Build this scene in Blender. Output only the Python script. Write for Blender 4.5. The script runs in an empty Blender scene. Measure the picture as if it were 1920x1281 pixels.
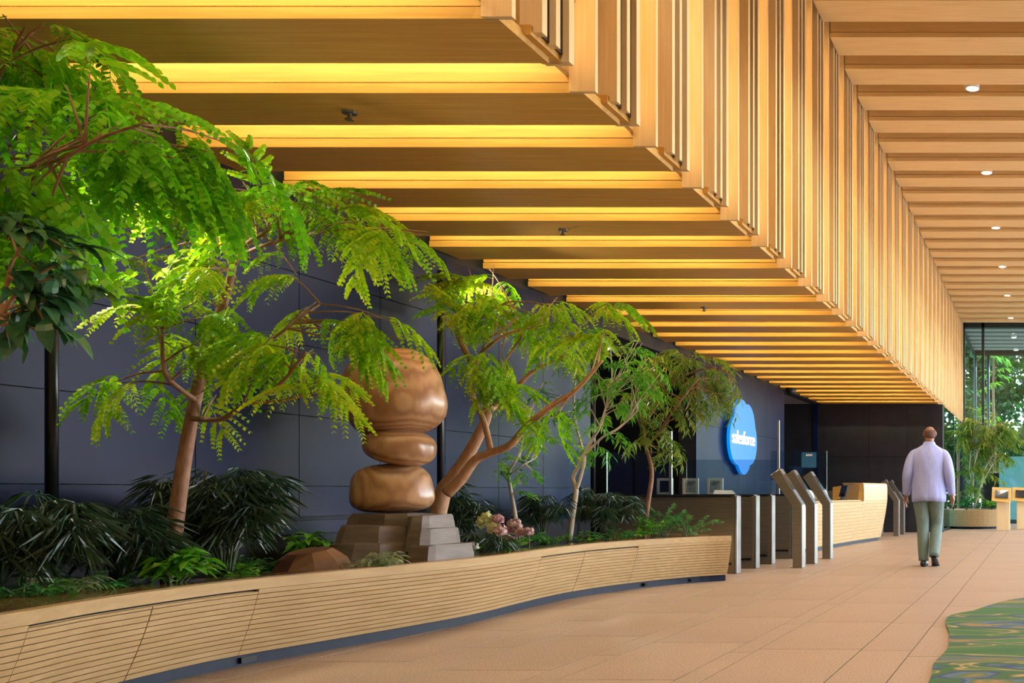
import bpy, bmesh, math, random
from math import sin, cos, pi, radians, sqrt
from mathutils import Vector, Matrix, Euler, noise
random.seed(7)
SC = bpy.context.scene
COL = SC.collection

# ------------------------------------------------------------------ camera
F = 1850.0; PU, PV, EYE = 1950.0, 922.0, 0.92      # focal length and vanishing point in 1920x1281 pixels
cd = bpy.data.cameras.new('camera'); cam = bpy.data.objects.new('camera', cd); COL.objects.link(cam)
cam.location = (0, 0, EYE); cam.rotation_euler = (pi / 2, 0, 0)
cd.sensor_width = 36; cd.lens = F / 1920 * 36
cd.shift_x = -(PU - 960) / 1920; cd.shift_y = (PV - 640.5) / 1920
cd.clip_start = 0.05; cd.clip_end = 300
SC.camera = cam
SC.view_settings.view_transform = 'Standard'; SC.view_settings.look = 'None'
SC.view_settings.gamma = 1; SC.view_settings.use_curve_mapping = False
SC.view_settings.exposure = 0.42

# ------------------------------------------------------------------ sky and sun
W = bpy.data.worlds.new('sky'); SC.world = W; W.use_nodes = True
wn = W.node_tree.nodes; wn.clear()
sky = wn.new('ShaderNodeTexSky'); sky.sky_type = 'NISHITA'; sky.sun_disc = False
sky.sun_elevation = radians(48); sky.sun_rotation = radians(60); sky.altitude = 50
bg = wn.new('ShaderNodeBackground'); bg.inputs['Strength'].default_value = 1.3
wo = wn.new('ShaderNodeOutputWorld')
W.node_tree.links.new(sky.outputs[0], bg.inputs[0]); W.node_tree.links.new(bg.outputs[0], wo.inputs[0])
sd = bpy.data.lights.new('sun', 'SUN'); sd.energy = 6.0; sd.angle = radians(1.5); sd.color = (1, .94, .84)
sun = bpy.data.objects.new('sun', sd); COL.objects.link(sun)
sun.rotation_euler = (radians(38), 0, radians(125))   # high, from beyond the far right end of the hall

# ------------------------------------------------------------------ lamps of the room (values)
LED_W, LED_C = 10.5, (1.0, .90, .45)
POLE_W = 55.0; FIN_W = 2.5  # fin strips are unseen lights, added to brighten the fin faces
DOWN_W, DOWN_C = 235.0, (1.0, .88, .72)
PITCH, Y0, BOARD = 0.77, 4.90, 0.43      # rhythm of the slats along the hall
ZL, ZH, XW, XS = 2.90, 5.66, -4.95, -2.20  # low ceiling, high ceiling, left wall, slatted bulkhead
YB, YF = 22.3, 28.4                        # dark back wall, glass front

def P(u, v, D):
    """photo pixel at depth D*F -> point in the room"""
    return Vector(((u - PU) * D, F * D, EYE - (v - PV) * D))

# ------------------------------------------------------------------ materials
def nodes(name):
    m = bpy.data.materials.new(name); m.use_nodes = True
    nt = m.node_tree; b = nt.nodes['Principled BSDF']
    return m, nt, b
def lk(nt, a, b): nt.links.new(a, b)
def ramp(nt, cols):
    r = nt.nodes.new('ShaderNodeValToRGB'); e = r.color_ramp.elements
    while len(e) < len(cols): e.new(0.5)
    for i, (p, c) in enumerate(cols): e[i].position = p; e[i].color = (*c, 1)
    return r
def coords(nt, scale=(1, 1, 1), kind='Object'):
    t = nt.nodes.new('ShaderNodeTexCoord'); mp = nt.nodes.new('ShaderNodeMapping')
    mp.inputs['Scale'].default_value = scale
    lk(nt, t.outputs[kind], mp.inputs[0]); return mp.outputs[0]
def noise_tex(nt, vec, scale=5, detail=4, rough=.55, dist=0):
    n = nt.nodes.new('ShaderNodeTexNoise'); n.inputs['Scale'].default_value = scale
    n.inputs['Detail'].default_value = detail; n.inputs['Roughness'].default_value = rough
    n.inputs['Distortion'].default_value = dist
    lk(nt, vec, n.inputs['Vector']); return n
def bump(nt, b, h, strength=.2, dist=.01):
    bp = nt.nodes.new('ShaderNodeBump'); bp.inputs['Strength'].default_value = strength
    bp.inputs['Distance'].default_value = dist
    lk(nt, h, bp.inputs['Height']); lk(nt, bp.outputs[0], b.inputs['Normal'])
def mixed(name, c1, c2, scale=(1, 1, 1), ns=5, rough=.5, spec=.5, metal=0, bmp=0, detail=4, coat=0, kind='Object', lo=.3, hi=.7, dist=0):
    m, nt, b = nodes(name)
    n = noise_tex(nt, coords(nt, scale, kind), ns, detail, dist=dist)
    r = ramp(nt, [(lo, c1), (hi, c2)]); lk(nt, n.outputs['Fac'], r.inputs[0])
    lk(nt, r.outputs[0], b.inputs['Base Color'])
    b.inputs['Roughness'].default_value = rough; b.inputs['Metallic'].default_value = metal
    b.inputs['Specular IOR Level'].default_value = spec; b.inputs['Coat Weight'].default_value = coat
    if bmp: bump(nt, b, n.outputs['Fac'], bmp)
    return m
def leafmat(name, cols, rough=.45, trans=.35, tint=(1.0, 1.1, .5)):
    m, nt, b = nodes(name)
    g = nt.nodes.new('ShaderNodeNewGeometry'); o = nt.nodes.new('ShaderNodeObjectInfo')
    a = nt.nodes.new('ShaderNodeMath'); a.operation = 'MULTIPLY_ADD'
    lk(nt, g.outputs['Random Per Island'], a.inputs[0]); a.inputs[1].default_value = .45
    s = nt.nodes.new('ShaderNodeMath'); s.operation = 'MULTIPLY'
    lk(nt, o.outputs['Random'], s.inputs[0]); s.inputs[1].default_value = .55
    lk(nt, s.outputs[0], a.inputs[2])
    r = ramp(nt, cols); lk(nt, a.outputs[0], r.inputs[0])
    lk(nt, r.outputs[0], b.inputs['Base Color']); b.inputs['Roughness'].default_value = rough
    out = nt.nodes['Material Output']
    t = nt.nodes.new('ShaderNodeBsdfTranslucent'); mx = nt.nodes.new('ShaderNodeMixShader')
    mc = nt.nodes.new('ShaderNodeMix'); mc.data_type = 'RGBA'; mc.blend_type = 'MULTIPLY'; mc.inputs['Factor'].default_value = 1
    lk(nt, r.outputs[0], mc.inputs['A']); mc.inputs['B'].default_value = (*tint, 1)
    lk(nt, mc.outputs['Result'], t.inputs[0])
    mx.inputs[0].default_value = trans
    lk(nt, b.outputs[0], mx.inputs[1]); lk(nt, t.outputs[0], mx.inputs[2]); lk(nt, mx.outputs[0], out.inputs[0])
    return m
def glassmat(name, tint=(1, 1, 1), refl=.08):
    m, nt, b = nodes(name); nt.nodes.remove(b)
    out = nt.nodes['Material Output']
    t = nt.nodes.new('ShaderNodeBsdfTransparent'); t.inputs[0].default_value = (*tint, 1)
    g = nt.nodes.new('ShaderNodeBsdfGlossy'); g.inputs['Roughness'].default_value = .02
    fr = nt.nodes.new('ShaderNodeFresnel'); fr.inputs['IOR'].default_value = 1.45
    ad = nt.nodes.new('ShaderNodeMath'); ad.operation = 'ADD'; ad.inputs[1].default_value = refl - .04; ad.use_clamp = True
    lk(nt, fr.outputs[0], ad.inputs[0])
    mx = nt.nodes.new('ShaderNodeMixShader'); lk(nt, ad.outputs[0], mx.inputs[0])
    lk(nt, t.outputs[0], mx.inputs[1]); lk(nt, g.outputs[0], mx.inputs[2]); lk(nt, mx.outputs[0], out.inputs[0])
    return m
def emit(name, col, s):
    m, nt, b = nodes(name)
    b.inputs['Base Color'].default_value = (*[c * .12 for c in col], 1)
    b.inputs['Emission Color'].default_value = (*col, 1); b.inputs['Emission Strength'].default_value = s
    return m

M = {}
M['oak_x'] = mixed('oak_along_x', (.53, .27, .05), (.66, .375, .085), (.6, 14, 14), 3, .5, .35, detail=6)  # oak with the shade under the low ceiling darkened into its colour
M['oak_lit'] = mixed('lit_oak_along_x', (.66, .43, .185), (.78, .55, .27), (.6, 14, 14), 3, .5, .35, detail=6)  # same oak, colour lightened for the brighter light on the high ceiling
M['oak_z'] = mixed('oak_along_z', (.70, .48, .23), (.82, .61, .34), (14, 14, .6), 3, .45, .4, detail=6)
M['oak_y'] = mixed('oak_along_y', (.42, .265, .115), (.51, .34, .165), (10, .7, 10), 3, .42, .4, detail=6)
M['oak_dark'] = mixed('oak_lacquered_brown', (.16, .065, .02), (.26, .115, .035), (8, .8, 8), 3, .18, .6, detail=6, coat=.6)
M['plinth'] = mixed('navy_plinth', (.007, .011, .028), (.012, .017, .038), ns=12, rough=.5, spec=.2)
M['slate'] = mixed('slate_panel', (.0022, .0055, .034), (.0060, .0105, .050), (1, 1.2, 1.2), 2.2, .48, .15, bmp=.35, detail=7)
M['slate_gap'] = mixed('slate_joint', (.012, .013, .018), (.02, .02, .028), rough=.8)
M['black_wall'] = mixed('black_wall', (.012, .012, .016), (.022, .022, .028), ns=3, rough=.4)
M['grey_ceiling'] = mixed('grey_plaster', (.22, .21, .24), (.26, .25, .28), ns=6, rough=.8)
M['grout'] = mixed('floor_joint', (.16, .10, .065), (.2, .13, .08), rough=.9)
def stone():
    m, nt, b = nodes('sandstone_tile'); c = coords(nt)
    n1 = noise_tex(nt, c, 95, 3, .7); n2 = noise_tex(nt, c, 1.1, 3)
    r1 = ramp(nt, [(.32, (.21, .14, .092)), (.5, (.345, .245, .17)), (.72, (.48, .37, .275))]); lk(nt, n1.outputs[0], r1.inputs[0])
    o = nt.nodes.new('ShaderNodeObjectInfo')
    r2 = ramp(nt, [(.3, (.92, .90, .88)), (.7, (1.06, 1.04, 1.0))]); lk(nt, n2.outputs[0], r2.inputs[0])
    mc = nt.nodes.new('ShaderNodeMix'); mc.data_type = 'RGBA'; mc.blend_type = 'MULTIPLY'; mc.inputs['Factor'].default_value = 1
    lk(nt, r1.outputs[0], mc.inputs['A']); lk(nt, r2.outputs[0], mc.inputs['B'])
    lk(nt, mc.outputs['Result'], b.inputs['Base Color']); b.inputs['Roughness'].default_value = .5
    b.inputs['Specular IOR Level'].default_value = .35
    bump(nt, b, n1.outputs[0], .08, .003); return m
M['stone'] = stone()
M['steel'] = mixed('bronze_steel', (.20, .165, .13), (.27, .225, .18), (2, 2, 60), 2, .34, .5, .75)
M['steel_edge'] = mixed('brushed_steel_edge', (.27, .27, .29), (.36, .36, .38), (40, 2, 2), 2, .36, .5, .9)
M['black_metal'] = mixed('black_metal', (.010, .011, .014), (.018, .019, .023), ns=8, rough=.28, metal=.4)
M['dark_frame'] = mixed('dark_green_frame', (.012, .022, .022), (.02, .035, .033), ns=8, rough=.4)
M['grey_slat'] = mixed('grey_canopy_slat', (.30, .34, .33), (.38, .42, .41), (.6, 12, 12), 3, .5)
M['glass'] = glassmat('clear_glass', (.82, .95, .93), .07)
M['glass_teal'] = glassmat('teal_glass', (.45, .78, .76), .10)
M['glass_gate'] = glassmat('gate_glass', (.80, .90, .95), .12)
M['bark'] = mixed('reddish_bark', (.20, .085, .045), (.36, .19, .115), (6, 6, 2), 6, .7, bmp=.4, detail=6)
M['bark_tan'] = mixed('tan_bark', (.36, .17, .085), (.52, .29, .16), (6, 6, 2), 6, .7, bmp=.3, detail=6)
M['bark_pale'] = mixed('pale_bark', (.40, .31, .23), (.58, .48, .38), (5, 5, 2), 8, .7, bmp=.4, detail=6)
M['albizia'] = leafmat('albizia_leaf', [(0.05, (.12, .40, .012)), (.45, (.30, .55, .012)), (.8, (.56, .66, .02)), (1, (.66, .60, .03))], trans=.5)
M['albizia_fresh'] = leafmat('albizia_fresh_leaf', [(0.05, (.10, .42, .015)), (.5, (.22, .60, .015)), (1, (.50, .70, .04))], trans=.5)
M['eucalypt'] = leafmat('lance_leaf', [(0.05, (.06, .28, .03)), (.5, (.13, .42, .03)), (1, (.34, .48, .05))], trans=.4)
M['olive'] = leafmat('olive_leaf', [(0.05, (.07, .20, .03)), (.5, (.19, .29, .035)), (1, (.42, .33, .05))], trans=.4)
M['broad'] = leafmat('dark_broad_leaf', [(0.05, (.02, .09, .05)), (.6, (.045, .15, .07)), (1, (.10, .22, .07))], rough=.28, trans=.12)
M['aralia'] = leafmat('false_aralia_leaf', [(0.05, (.018, .045, .030)), (.6, (.04, .085, .045)), (1, (.10, .11, .045))], rough=.35, trans=.1)
M['lush'] = leafmat('bright_ground_leaf', [(0.05, (.05, .25, .02)), (.5, (.12, .40, .03)), (1, (.32, .48, .05))], trans=.3)
M['fern'] = leafmat('fern_leaf', [(0.05, (.03, .17, .04)), (.5, (.06, .27, .06)), (1, (.12, .36, .08))], trans=.3)
M['variegated'] = leafmat('pale_variegated_leaf', [(0.0, (.10, .25, .06)), (.5, (.35, .42, .22)), (1, (.62, .62, .48))], trans=.2)
M['garden'] = leafmat('garden_leaf', [(0.0, (.012, .05, .015)), (.5, (.04, .12, .03)), (1, (.13, .21, .05))], trans=.4)
M['stem'] = mixed('green_stem', (.05, .09, .03), (.10, .11, .05), ns=10, rough=.6)
M['soil'] = mixed('dark_soil', (.012, .009, .007), (.035, .025, .018), ns=18, rough=.95, bmp=.6)
M['pink'] = leafmat('pink_petal', [(0, (.50, .20, .25)), (.5, (.66, .40, .42)), (1, (.78, .66, .58))], trans=.25, tint=(1, .8, .8))
M['cream'] = leafmat('cream_petal', [(0, (.55, .60, .25)), (.5, (.70, .70, .38)), (1, (.80, .76, .58))], trans=.25, tint=(1, 1, .8))
M['white_petal'] = leafmat('white_petal', [(0, (.70, .68, .60)), (1, (.85, .83, .78))], trans=.2, tint=(1, 1, 1))
def carved():
    m, nt, b = nodes('carved_wood'); c = coords(nt, (1, 1, .35))
    w = nt.nodes.new('ShaderNodeTexWave'); w.wave_type = 'RINGS'; w.rings_direction = 'Z'
    w.inputs['Scale'].default_value = 9; w.inputs['Distortion'].default_value = 4; w.inputs['Detail'].default_value = 3; w.inputs['Detail Scale'].default_value = 1.2
    lk(nt, c, w.inputs['Vector'])
    r = ramp(nt, [(.0, (.34, .165, .075)), (.5, (.44, .23, .11)), (1, (.52, .29, .145))]); lk(nt, w.outputs['Fac'], r.inputs[0])
    lk(nt, r.outputs[0], b.inputs['Base Color']); b.inputs['Roughness'].default_value = .33
    b.inputs['Coat Weight'].default_value = .25; b.inputs['Coat Roughness'].default_value = .2
    bump(nt, b, w.outputs['Fac'], .06, .004); return m
M['carved'] = carved()
M['rock_wood'] = mixed('weathered_base_wood', (.06, .034, .022), (.13, .085, .06), (1, 1, 4), 4, .55, bmp=.4, detail=7)
M['rock_face'] = mixed('grey_split_face', (.12, .082, .062), (.20, .15, .12), (1, 1, 4), 4, .6, bmp=.4, detail=7)
M['brown_rock'] = mixed('brown_rock', (.13, .055, .02), (.24, .115, .045), ns=4, rough=.45, bmp=.5, detail=7)
M['skin'] = mixed('skin', (.27, .115, .065), (.33, .15, .085), ns=20, rough=.5)
M['hair'] = mixed('cropped_hair', (.10, .048, .032), (.16, .075, .05), ns=90, rough=.8)
M['shirt'] = mixed('pale_blue_shirt', (.35, .39, .74), (.43, .47, .82), (9, 9, 2.2), 2.2, .8, bmp=.9)
M['trousers'] = mixed('grey_green_trousers', (.13, .19, .17), (.19, .26, .23), (10, 10, 2), 4, .85, bmp=.25)
M['shoe'] = mixed('black_leather', (.01, .01, .012), (.02, .02, .024), ns=20, rough=.35)
M['white'] = mixed('white_card', (.74, .73, .70), (.80, .79, .76), ns=10, rough=.6)
M['dark_screen'] = mixed('dark_screen', (.01, .012, .014), (.02, .022, .025), ns=4, rough=.12)
M['sign_blue'] = emit('backlit_blue_sign', (.0, .24, .80), .85)
M['sign_white'] = emit('backlit_white_letters', (1, 1, 1), .95)
M['lens'] = emit('downlight_lens', (1, .88, .66), 22)
M['lamp_lens'] = emit('spot_lens', (1, .82, .55), 1.5)
M['blue_card'] = mixed('blue_card', (.02, .11, .24), (.03, .14, .29), ns=5, rough=.5)
M['paving'] = mixed('outdoor_paving', (.30, .29, .27), (.42, .41, .38), ns=3, rough=.8)
M['plaster'] = mixed('warm_plaster', (.55, .47, .36), (.60, .52, .41), ns=3, rough=.8)
def rugmat():
    m, nt, b = nodes('garden_pattern_rug'); c = coords(nt, (.55, 1.9, 1))
    n = noise_tex(nt, c, 1.35, 2.5, .5, 1.1); n2 = noise_tex(nt, coords(nt), 160, 2)
    r = ramp(nt, [(.0, (.018, .06, .008)), (.40, (.03, .10, .01)), (.445, (.06, .11, .014)), (.465, (.36, .22, .08)), (.48, (.03, .08, .01)),
                  (.53, (.03, .09, .01)), (.555, (.02, .035, .08)), (.585, (.08, .11, .17)), (.60, (.05, .10, .014)), (.64, (.28, .14, .03)), (.67, (.04, .12, .013))])
    lk(nt, n.outputs[0], r.inputs[0]); lk(nt, r.outputs[0], b.inputs['Base Color'])
    b.inputs['Roughness'].default_value = .95; bump(nt, b, n2.outputs[0], .5, .004); return m
M['rug'] = rugmat()

# ------------------------------------------------------------------ mesh helpers
class MB:
    def __init__(s): s.v = []; s.f = []
    def box(s, x0, x1, y0, y1, z0, z1):
        n = len(s.v)
        s.v += [(x, y, z) for z in (z0, z1) for y in (y0, y1) for x in (x0, x1)]
        s.f += [tuple(n + i for i in q) for q in ((0, 2, 3, 1), (4, 5, 7, 6), (0, 1, 5, 4), (2, 6, 7, 3), (0, 4, 6, 2), (1, 3, 7, 5))]
    def poly(s, pts):
        n = len(s.v); s.v += [tuple(p) for p in pts]; s.f.append(tuple(range(n, n + len(pts))))
    def prism(s, ring, dvec):
        n = len(s.v); k = len(ring); d = Vector(dvec)
        s.v += [tuple(p) for p in ring] + [tuple(Vector(p) + d) for p in ring]
        s.f.append(tuple(n + i for i in range(k))[::-1]); s.f.append(tuple(n + k + i for i in range(k)))
        for i in range(k): j = (i + 1) % k; s.f.append((n + i, n + j, n + k + j, n + k + i))
    def loft(s, rings, cap=True, closed=True):
        n = len(s.v); k = len(rings[0])
        for r in rings: s.v += [tuple(p) for p in r]
        for a in range(len(rings) - 1):
            for i in range(k if closed else k - 1):
                j = (i + 1) % k
                s.f.append((n + a * k + i, n + a * k + j, n + (a + 1) * k + j, n + (a + 1) * k + i))
        if cap and closed:
            s.f.append(tuple(n + i for i in range(k))[::-1]); s.f.append(tuple(n + (len(rings) - 1) * k + i for i in range(k)))
    def tube(s, pts, rad, k=8, sub=4):
        pts = [Vector(p) for p in pts]
        if not hasattr(rad, '__len__'): rad = [rad] * len(pts)
        if sub > 1 and len(pts) > 2: pts, rad = smooth(pts, rad, sub)
        rings = []; up = Vector((.13, .31, .94)).normalized(); prev = None
        for i, p in enumerate(pts):
            t = (pts[min(i + 1, len(pts) - 1)] - pts[max(i - 1, 0)]).normalized()
            if prev is None:
                a = t.cross(up)
                if a.length < .1: a = t.cross(Vector((1, 0, 0)))
            else: a = prev - t * prev.dot(t)
            a.normalize(); prev = a; b = t.cross(a)
            rings.append([p + (a * cos(2 * pi * q / k) + b * sin(2 * pi * q / k)) * rad[i] for q in range(k)])
        s.loft(rings)
    def mesh(s, name, m, sm=False):
        me = bpy.data.meshes.new(name); me.from_pydata(s.v, [], s.f)
        bm = bmesh.new(); bm.from_mesh(me); bmesh.ops.recalc_face_normals(bm, faces=bm.faces); bm.to_mesh(me); bm.free()
        for mm in (m if isinstance(m, (list, tuple)) else [m]): me.materials.append(mm)
        if sm: me.polygons.foreach_set('use_smooth', [True] * len(me.polygons))
        return me
def smooth(pts, rad, sub):
    op, orr = [], []; n = len(pts)
    for i in range(n - 1):
        p0, p1, p2, p3 = pts[max(i - 1, 0)], pts[i], pts[i + 1], pts[min(i + 2, n - 1)]
        for q in range(sub):
            t = q / sub
            op.append(.5 * ((2 * p1) + (p2 - p0) * t + (2 * p0 - 5 * p1 + 4 * p2 - p3) * t * t + (3 * p1 - p0 - 3 * p2 + p3) * t ** 3))
            orr.append(rad[i] * (1 - t) + rad[i + 1] * t)
    op.append(pts[-1]); orr.append(rad[-1]); return op, orr
def link(name, me, parent=None, loc=None, rot=None, sc=None):
    o = bpy.data.objects.new(name, me); COL.objects.link(o)
    if parent: o.parent = parent
    if loc is not None: o.location = loc
    if rot is not None: o.rotation_euler = rot
    if sc is not None: o.scale = sc if hasattr(sc, '__len__') else (sc,) * 3
    return o
def obj(name, mb, m, parent=None, loc=None, rot=None, sm=False):
    return link(name, mb.mesh(name, m, sm), parent, loc, rot)
def bevel(o, w=.006, seg=2):
    b = o.modifiers.new('bevel', 'BEVEL'); b.width = w; b.segments = seg; b.limit_method = 'ANGLE'; return o
def thing(name, label, cat, loc=(0, 0, 0), rz=0, group=None):
    o = bpy.data.objects.new(name, None); COL.objects.link(o); o.empty_display_size = .1
    o.location = loc; o.rotation_euler = (0, 0, rz); o['label'] = label; o['category'] = cat
    if group: o['group'] = group
    return o
def tag(o, label, cat, group=None):
    o['label'] = label; o['category'] = cat
    if group: o['group'] = group
    return o
def struct(name, mb, m, parent=None):
    o = obj(name, mb, m, parent)
    if parent is None: o['kind'] = 'structure'
    return o
def box(*a):
    m = MB(); m.box(*a); return m
def stuff(o): o['kind'] = 'stuff'; return o

# ------------------------------------------------------------------ floor: slab and stone tiles
floor = struct('floor', box(-9.2, 7, -4, YF + 6, -.2, -.006), M['grout'])
xb = [-4.9, -4.3, -4.0, -3.4, -3.1, -2.52, -2.36, -1.78, -1.64, -1.04, -.74, -.14, .16]
far_mb = MB(); cache = {}; G = .0035
for i in range(len(xb) - 1):
    a, b = xb[i], xb[i + 1]; y = 3.2 + (i * .47) % 1.2
    if i == 9: y = 5.71 - 2.4
    if i == 7: y = 6.84 - 3.6
    while y < YF - .1:
        L = min(1.2, YF - y)
        if y < 15.2 and L > 1.1:
            key = round(b - a, 3)
            if key not in cache: cache[key] = box(G, b - a - G, G, 1.2 - G, -.02, 0).mesh('tile', M['stone'])
            link('tile', cache[key], floor, (a, y, 0))
        else: far_mb.box(a + G, b - G, y + G, y + L - G, -.02, 0)
        y += 1.2
for x in range(8):
    for yy in range(-3, 24): far_mb.box(.16 + x * .8 + G, .16 + (x + 1) * .8 - G, yy * 1.2 + G, yy * 1.2 + 1.2 - G, -.02, 0)
for i in range(len(xb) - 1): far_mb.box(xb[i] + G, xb[i + 1] - G, -4, 3.1, -.02, 0)
far_mb.box(-9.2, -4.905, -4, YB, -.02, 0)
stuff(obj('tile_field', far_mb, M['stone'], floor))
struct('ground', box(-40, 45, YF + .05, 75, -.3, -.03), M['paving'])
struct('ground.001', box(7, 60, -30, YF + .05, -.3, -.03), M['paving'])

# ------------------------------------------------------------------ left wall of slate panels
wl = MB(); wl.box(XW - .25, XW - .02, -4, 10.95, 0, 3.4); wl.box(XW - .25, XW - .02, 14.2, 19.1, 0, 3.4)
wl.box(XW - .25, XW - .02, 10.95, 14.2, 2.75, 3.4); wl.box(XW - .25, XW - .02, 19.1, YB, ZL, 3.4)
wall_left = struct('wall_left', wl, M['slate_gap'])
rows = [(.75, .957), (.957, 1.43), (1.43, 1.905), (1.905, 2.378), (2.378, 2.86)]
pm = {}
cols = [4.97 + .81 * k for k in range(-2, 8)]
cols[-1] = 10.95
for r, (z0, z1) in enumerate(rows):
    for a, b in zip(cols[:-1], cols[1:]):
        key = (r, round(b - a, 3))
        if key not in pm: pm[key] = box(0, .022, .003, b - a - .003, .003, z1 - z0 - .003).mesh('panel', M['slate'])
        link('panel', pm[key], wall_left, (XW - .02, a, z0))
for a, b in ((14.2, 15.42), (15.42, 16.65), (16.65, 17.87), (17.87, 19.1)):
    for z0, z1 in ((.1, .957), (.957, 1.905), (1.905, 2.86)):
        link('panel', box(0, .02, .003, b - a - .003, .003, z1 - z0 - .003).mesh('panel', M['slate']), wall_left, (XW - .02, a, z0))
struct('trim_1', box(XW - .02, XW + .05, 3, 10.95, .64, .725), M['slate'])
struct('baseboard_left', box(XW - .02, XW + .02, 3, 10.95, .0, .64), M['slate_gap'])
# hall behind the openings of the left wall
wf = MB(); wf.box(-9.3, -9.1, 8, YB, 0, ZL); wf.box(-9.1, XW - .25, 10.7, 10.9, 0, ZL); wf.box(-9.1, XW - .25, 14.4, 14.6, 0, ZL); wf.box(-9.1, XW - .25, 18.7, 18.9, 0, ZL)
struct('wall_corridor', wf, M['black_wall'])
struct('ceiling_corridor', box(-9.3, XW - .25, 8, YB, ZL, ZL + .2), M['grey_ceiling'])
# dark back wall with a few tall panels
wall_back = struct('wall_back', box(-9.3, XS, YB + .02, YB + .3, 0, ZL - .005), M['slate_gap'])
obj('header', box(-9.3, XS - .16, YB + .02, YB + .3, ZL - .005, 3.5), M['slate_gap'], wall_back)
for a, b in ((-9.2, -6.6), (-6.6, -5.12), (-5.02, -3.86), (-3.86, -3.0), (-3.0, XS)):
    link('panel', box(.004, b - a - .004, 0, .02, .004, 1.70).mesh('panel', M['black_wall']), wall_back, (a, YB, 0))
    link('panel', box(.004, b - a - .004, 0, .02, 1.708, ZL - .01).mesh('panel', M['black_wall']), wall_back, (a, YB, 0))
obj('corner_post', box(-5.12, -5.02, YB - .03, YB + .02, 0, ZL - .01), M['slate'], wall_back)

# ------------------------------------------------------------------ low ceiling: boards, beams above, light strips in the gaps
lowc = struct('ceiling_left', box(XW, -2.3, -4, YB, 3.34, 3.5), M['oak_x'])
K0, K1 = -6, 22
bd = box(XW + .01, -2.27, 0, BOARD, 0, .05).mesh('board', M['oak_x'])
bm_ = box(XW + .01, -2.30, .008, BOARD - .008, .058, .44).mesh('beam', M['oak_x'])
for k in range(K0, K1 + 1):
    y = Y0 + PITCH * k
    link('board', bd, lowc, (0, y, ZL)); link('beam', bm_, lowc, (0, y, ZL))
ld = bpy.data.lights.new('light_strip', 'AREA'); ld.shape = 'RECTANGLE'; ld.size = 2.5; ld.size_y = .03
ld.energy = LED_W; ld.color = LED_C; ld.spread = radians(110)
for k in range(K0, K1 + 1):
    y = Y0 + PITCH * k - (PITCH - BOARD) + .015
    o = bpy.data.objects.new('light_strip', ld); COL.objects.link(o); o.parent = lowc
    o.location = ((XW - 2.3) / 2 - .04, y, ZL + .36); o.rotation_euler = (radians(70), 0, 0)

# ------------------------------------------------------------------ bulkhead of vertical fins
bulk = struct('wall_bulkhead', box(XS - .16, XS - .13, -4, YF - .05, ZL + .09, ZH + .4), M['oak_z'])
H = ZH + .3 - (ZL + .0)
for name_i, (off, w, dz) in enumerate(((.0, .03, .0), (.25, .045, .05), (.375, .04, .05), (.50, .05, .03))):
    me = box(0, .13, 0, w, dz, H).mesh('fin', M['oak_z'])
    for k in range(-8, 31):
        y = Y0 + PITCH * k + off - .02
        if -3.9 < y < YF - .1: link('fin', me, bulk, (XS - .13, y, ZL))
M['gap_shade'] = mixed('gap_shade_brown', (.060, .034, .018), (.085, .05, .028), (14, 14, .6), 3, .6, .2)  # dark strips added to stand for the shade in the narrow fin gaps
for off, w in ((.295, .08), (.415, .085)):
    me = box(0, .10, 0, w, .06, H).mesh('gap_shade', M['gap_shade'])
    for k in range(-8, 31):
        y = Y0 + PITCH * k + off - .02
        if -3.9 < y < YF - .1: link('gap_shade', me, bulk, (XS - .13, y, ZL))
vl = bpy.data.lights.new('light_strip', 'AREA'); vl.shape = 'RECTANGLE'; vl.size = .012; vl.size_y = 2.6; vl.energy = FIN_W; vl.color = (1, .90, .64); vl.spread = radians(150)  # added unseen strip to brighten the fin faces
for k in range(-6, 29):     # unseen upright light strip added behind each group's last fin to light the next
    o = bpy.data.objects.new('light_strip', vl); COL.objects.link(o); o.parent = bulk
    o.location = (XS - .085, Y0 + PITCH * k + .50 - .02 + .055, ZL + 1.4); o.rotation_euler = (radians(90), 0, radians(180))
cap = box(0, .10, 0, .30, 0, .045).mesh('end_cap', M['oak_x'])
for k in range(-6, 31):
    link('end_cap', cap, bulk, (XS - .14, Y0 + PITCH * k + .21, ZL + .03))

# ------------------------------------------------------------------ high ceiling
highc = struct('ceiling', box(XS - .2, 7, -4, YF, ZH + .40, ZH + .6), M['oak_x'])
bh = box(0, 6.98 - XS, 0, BOARD, 0, .05).mesh('board', M['oak_lit'])
bh2 = box(0, 6.98 - XS, .008, BOARD - .008, .058, .40).mesh('beam', M['oak_lit'])
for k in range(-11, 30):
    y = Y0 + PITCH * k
    link('board', bh, highc, (XS + .01, y, ZH)); link('beam', bh2, highc, (XS + .01, y, ZH))

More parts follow.
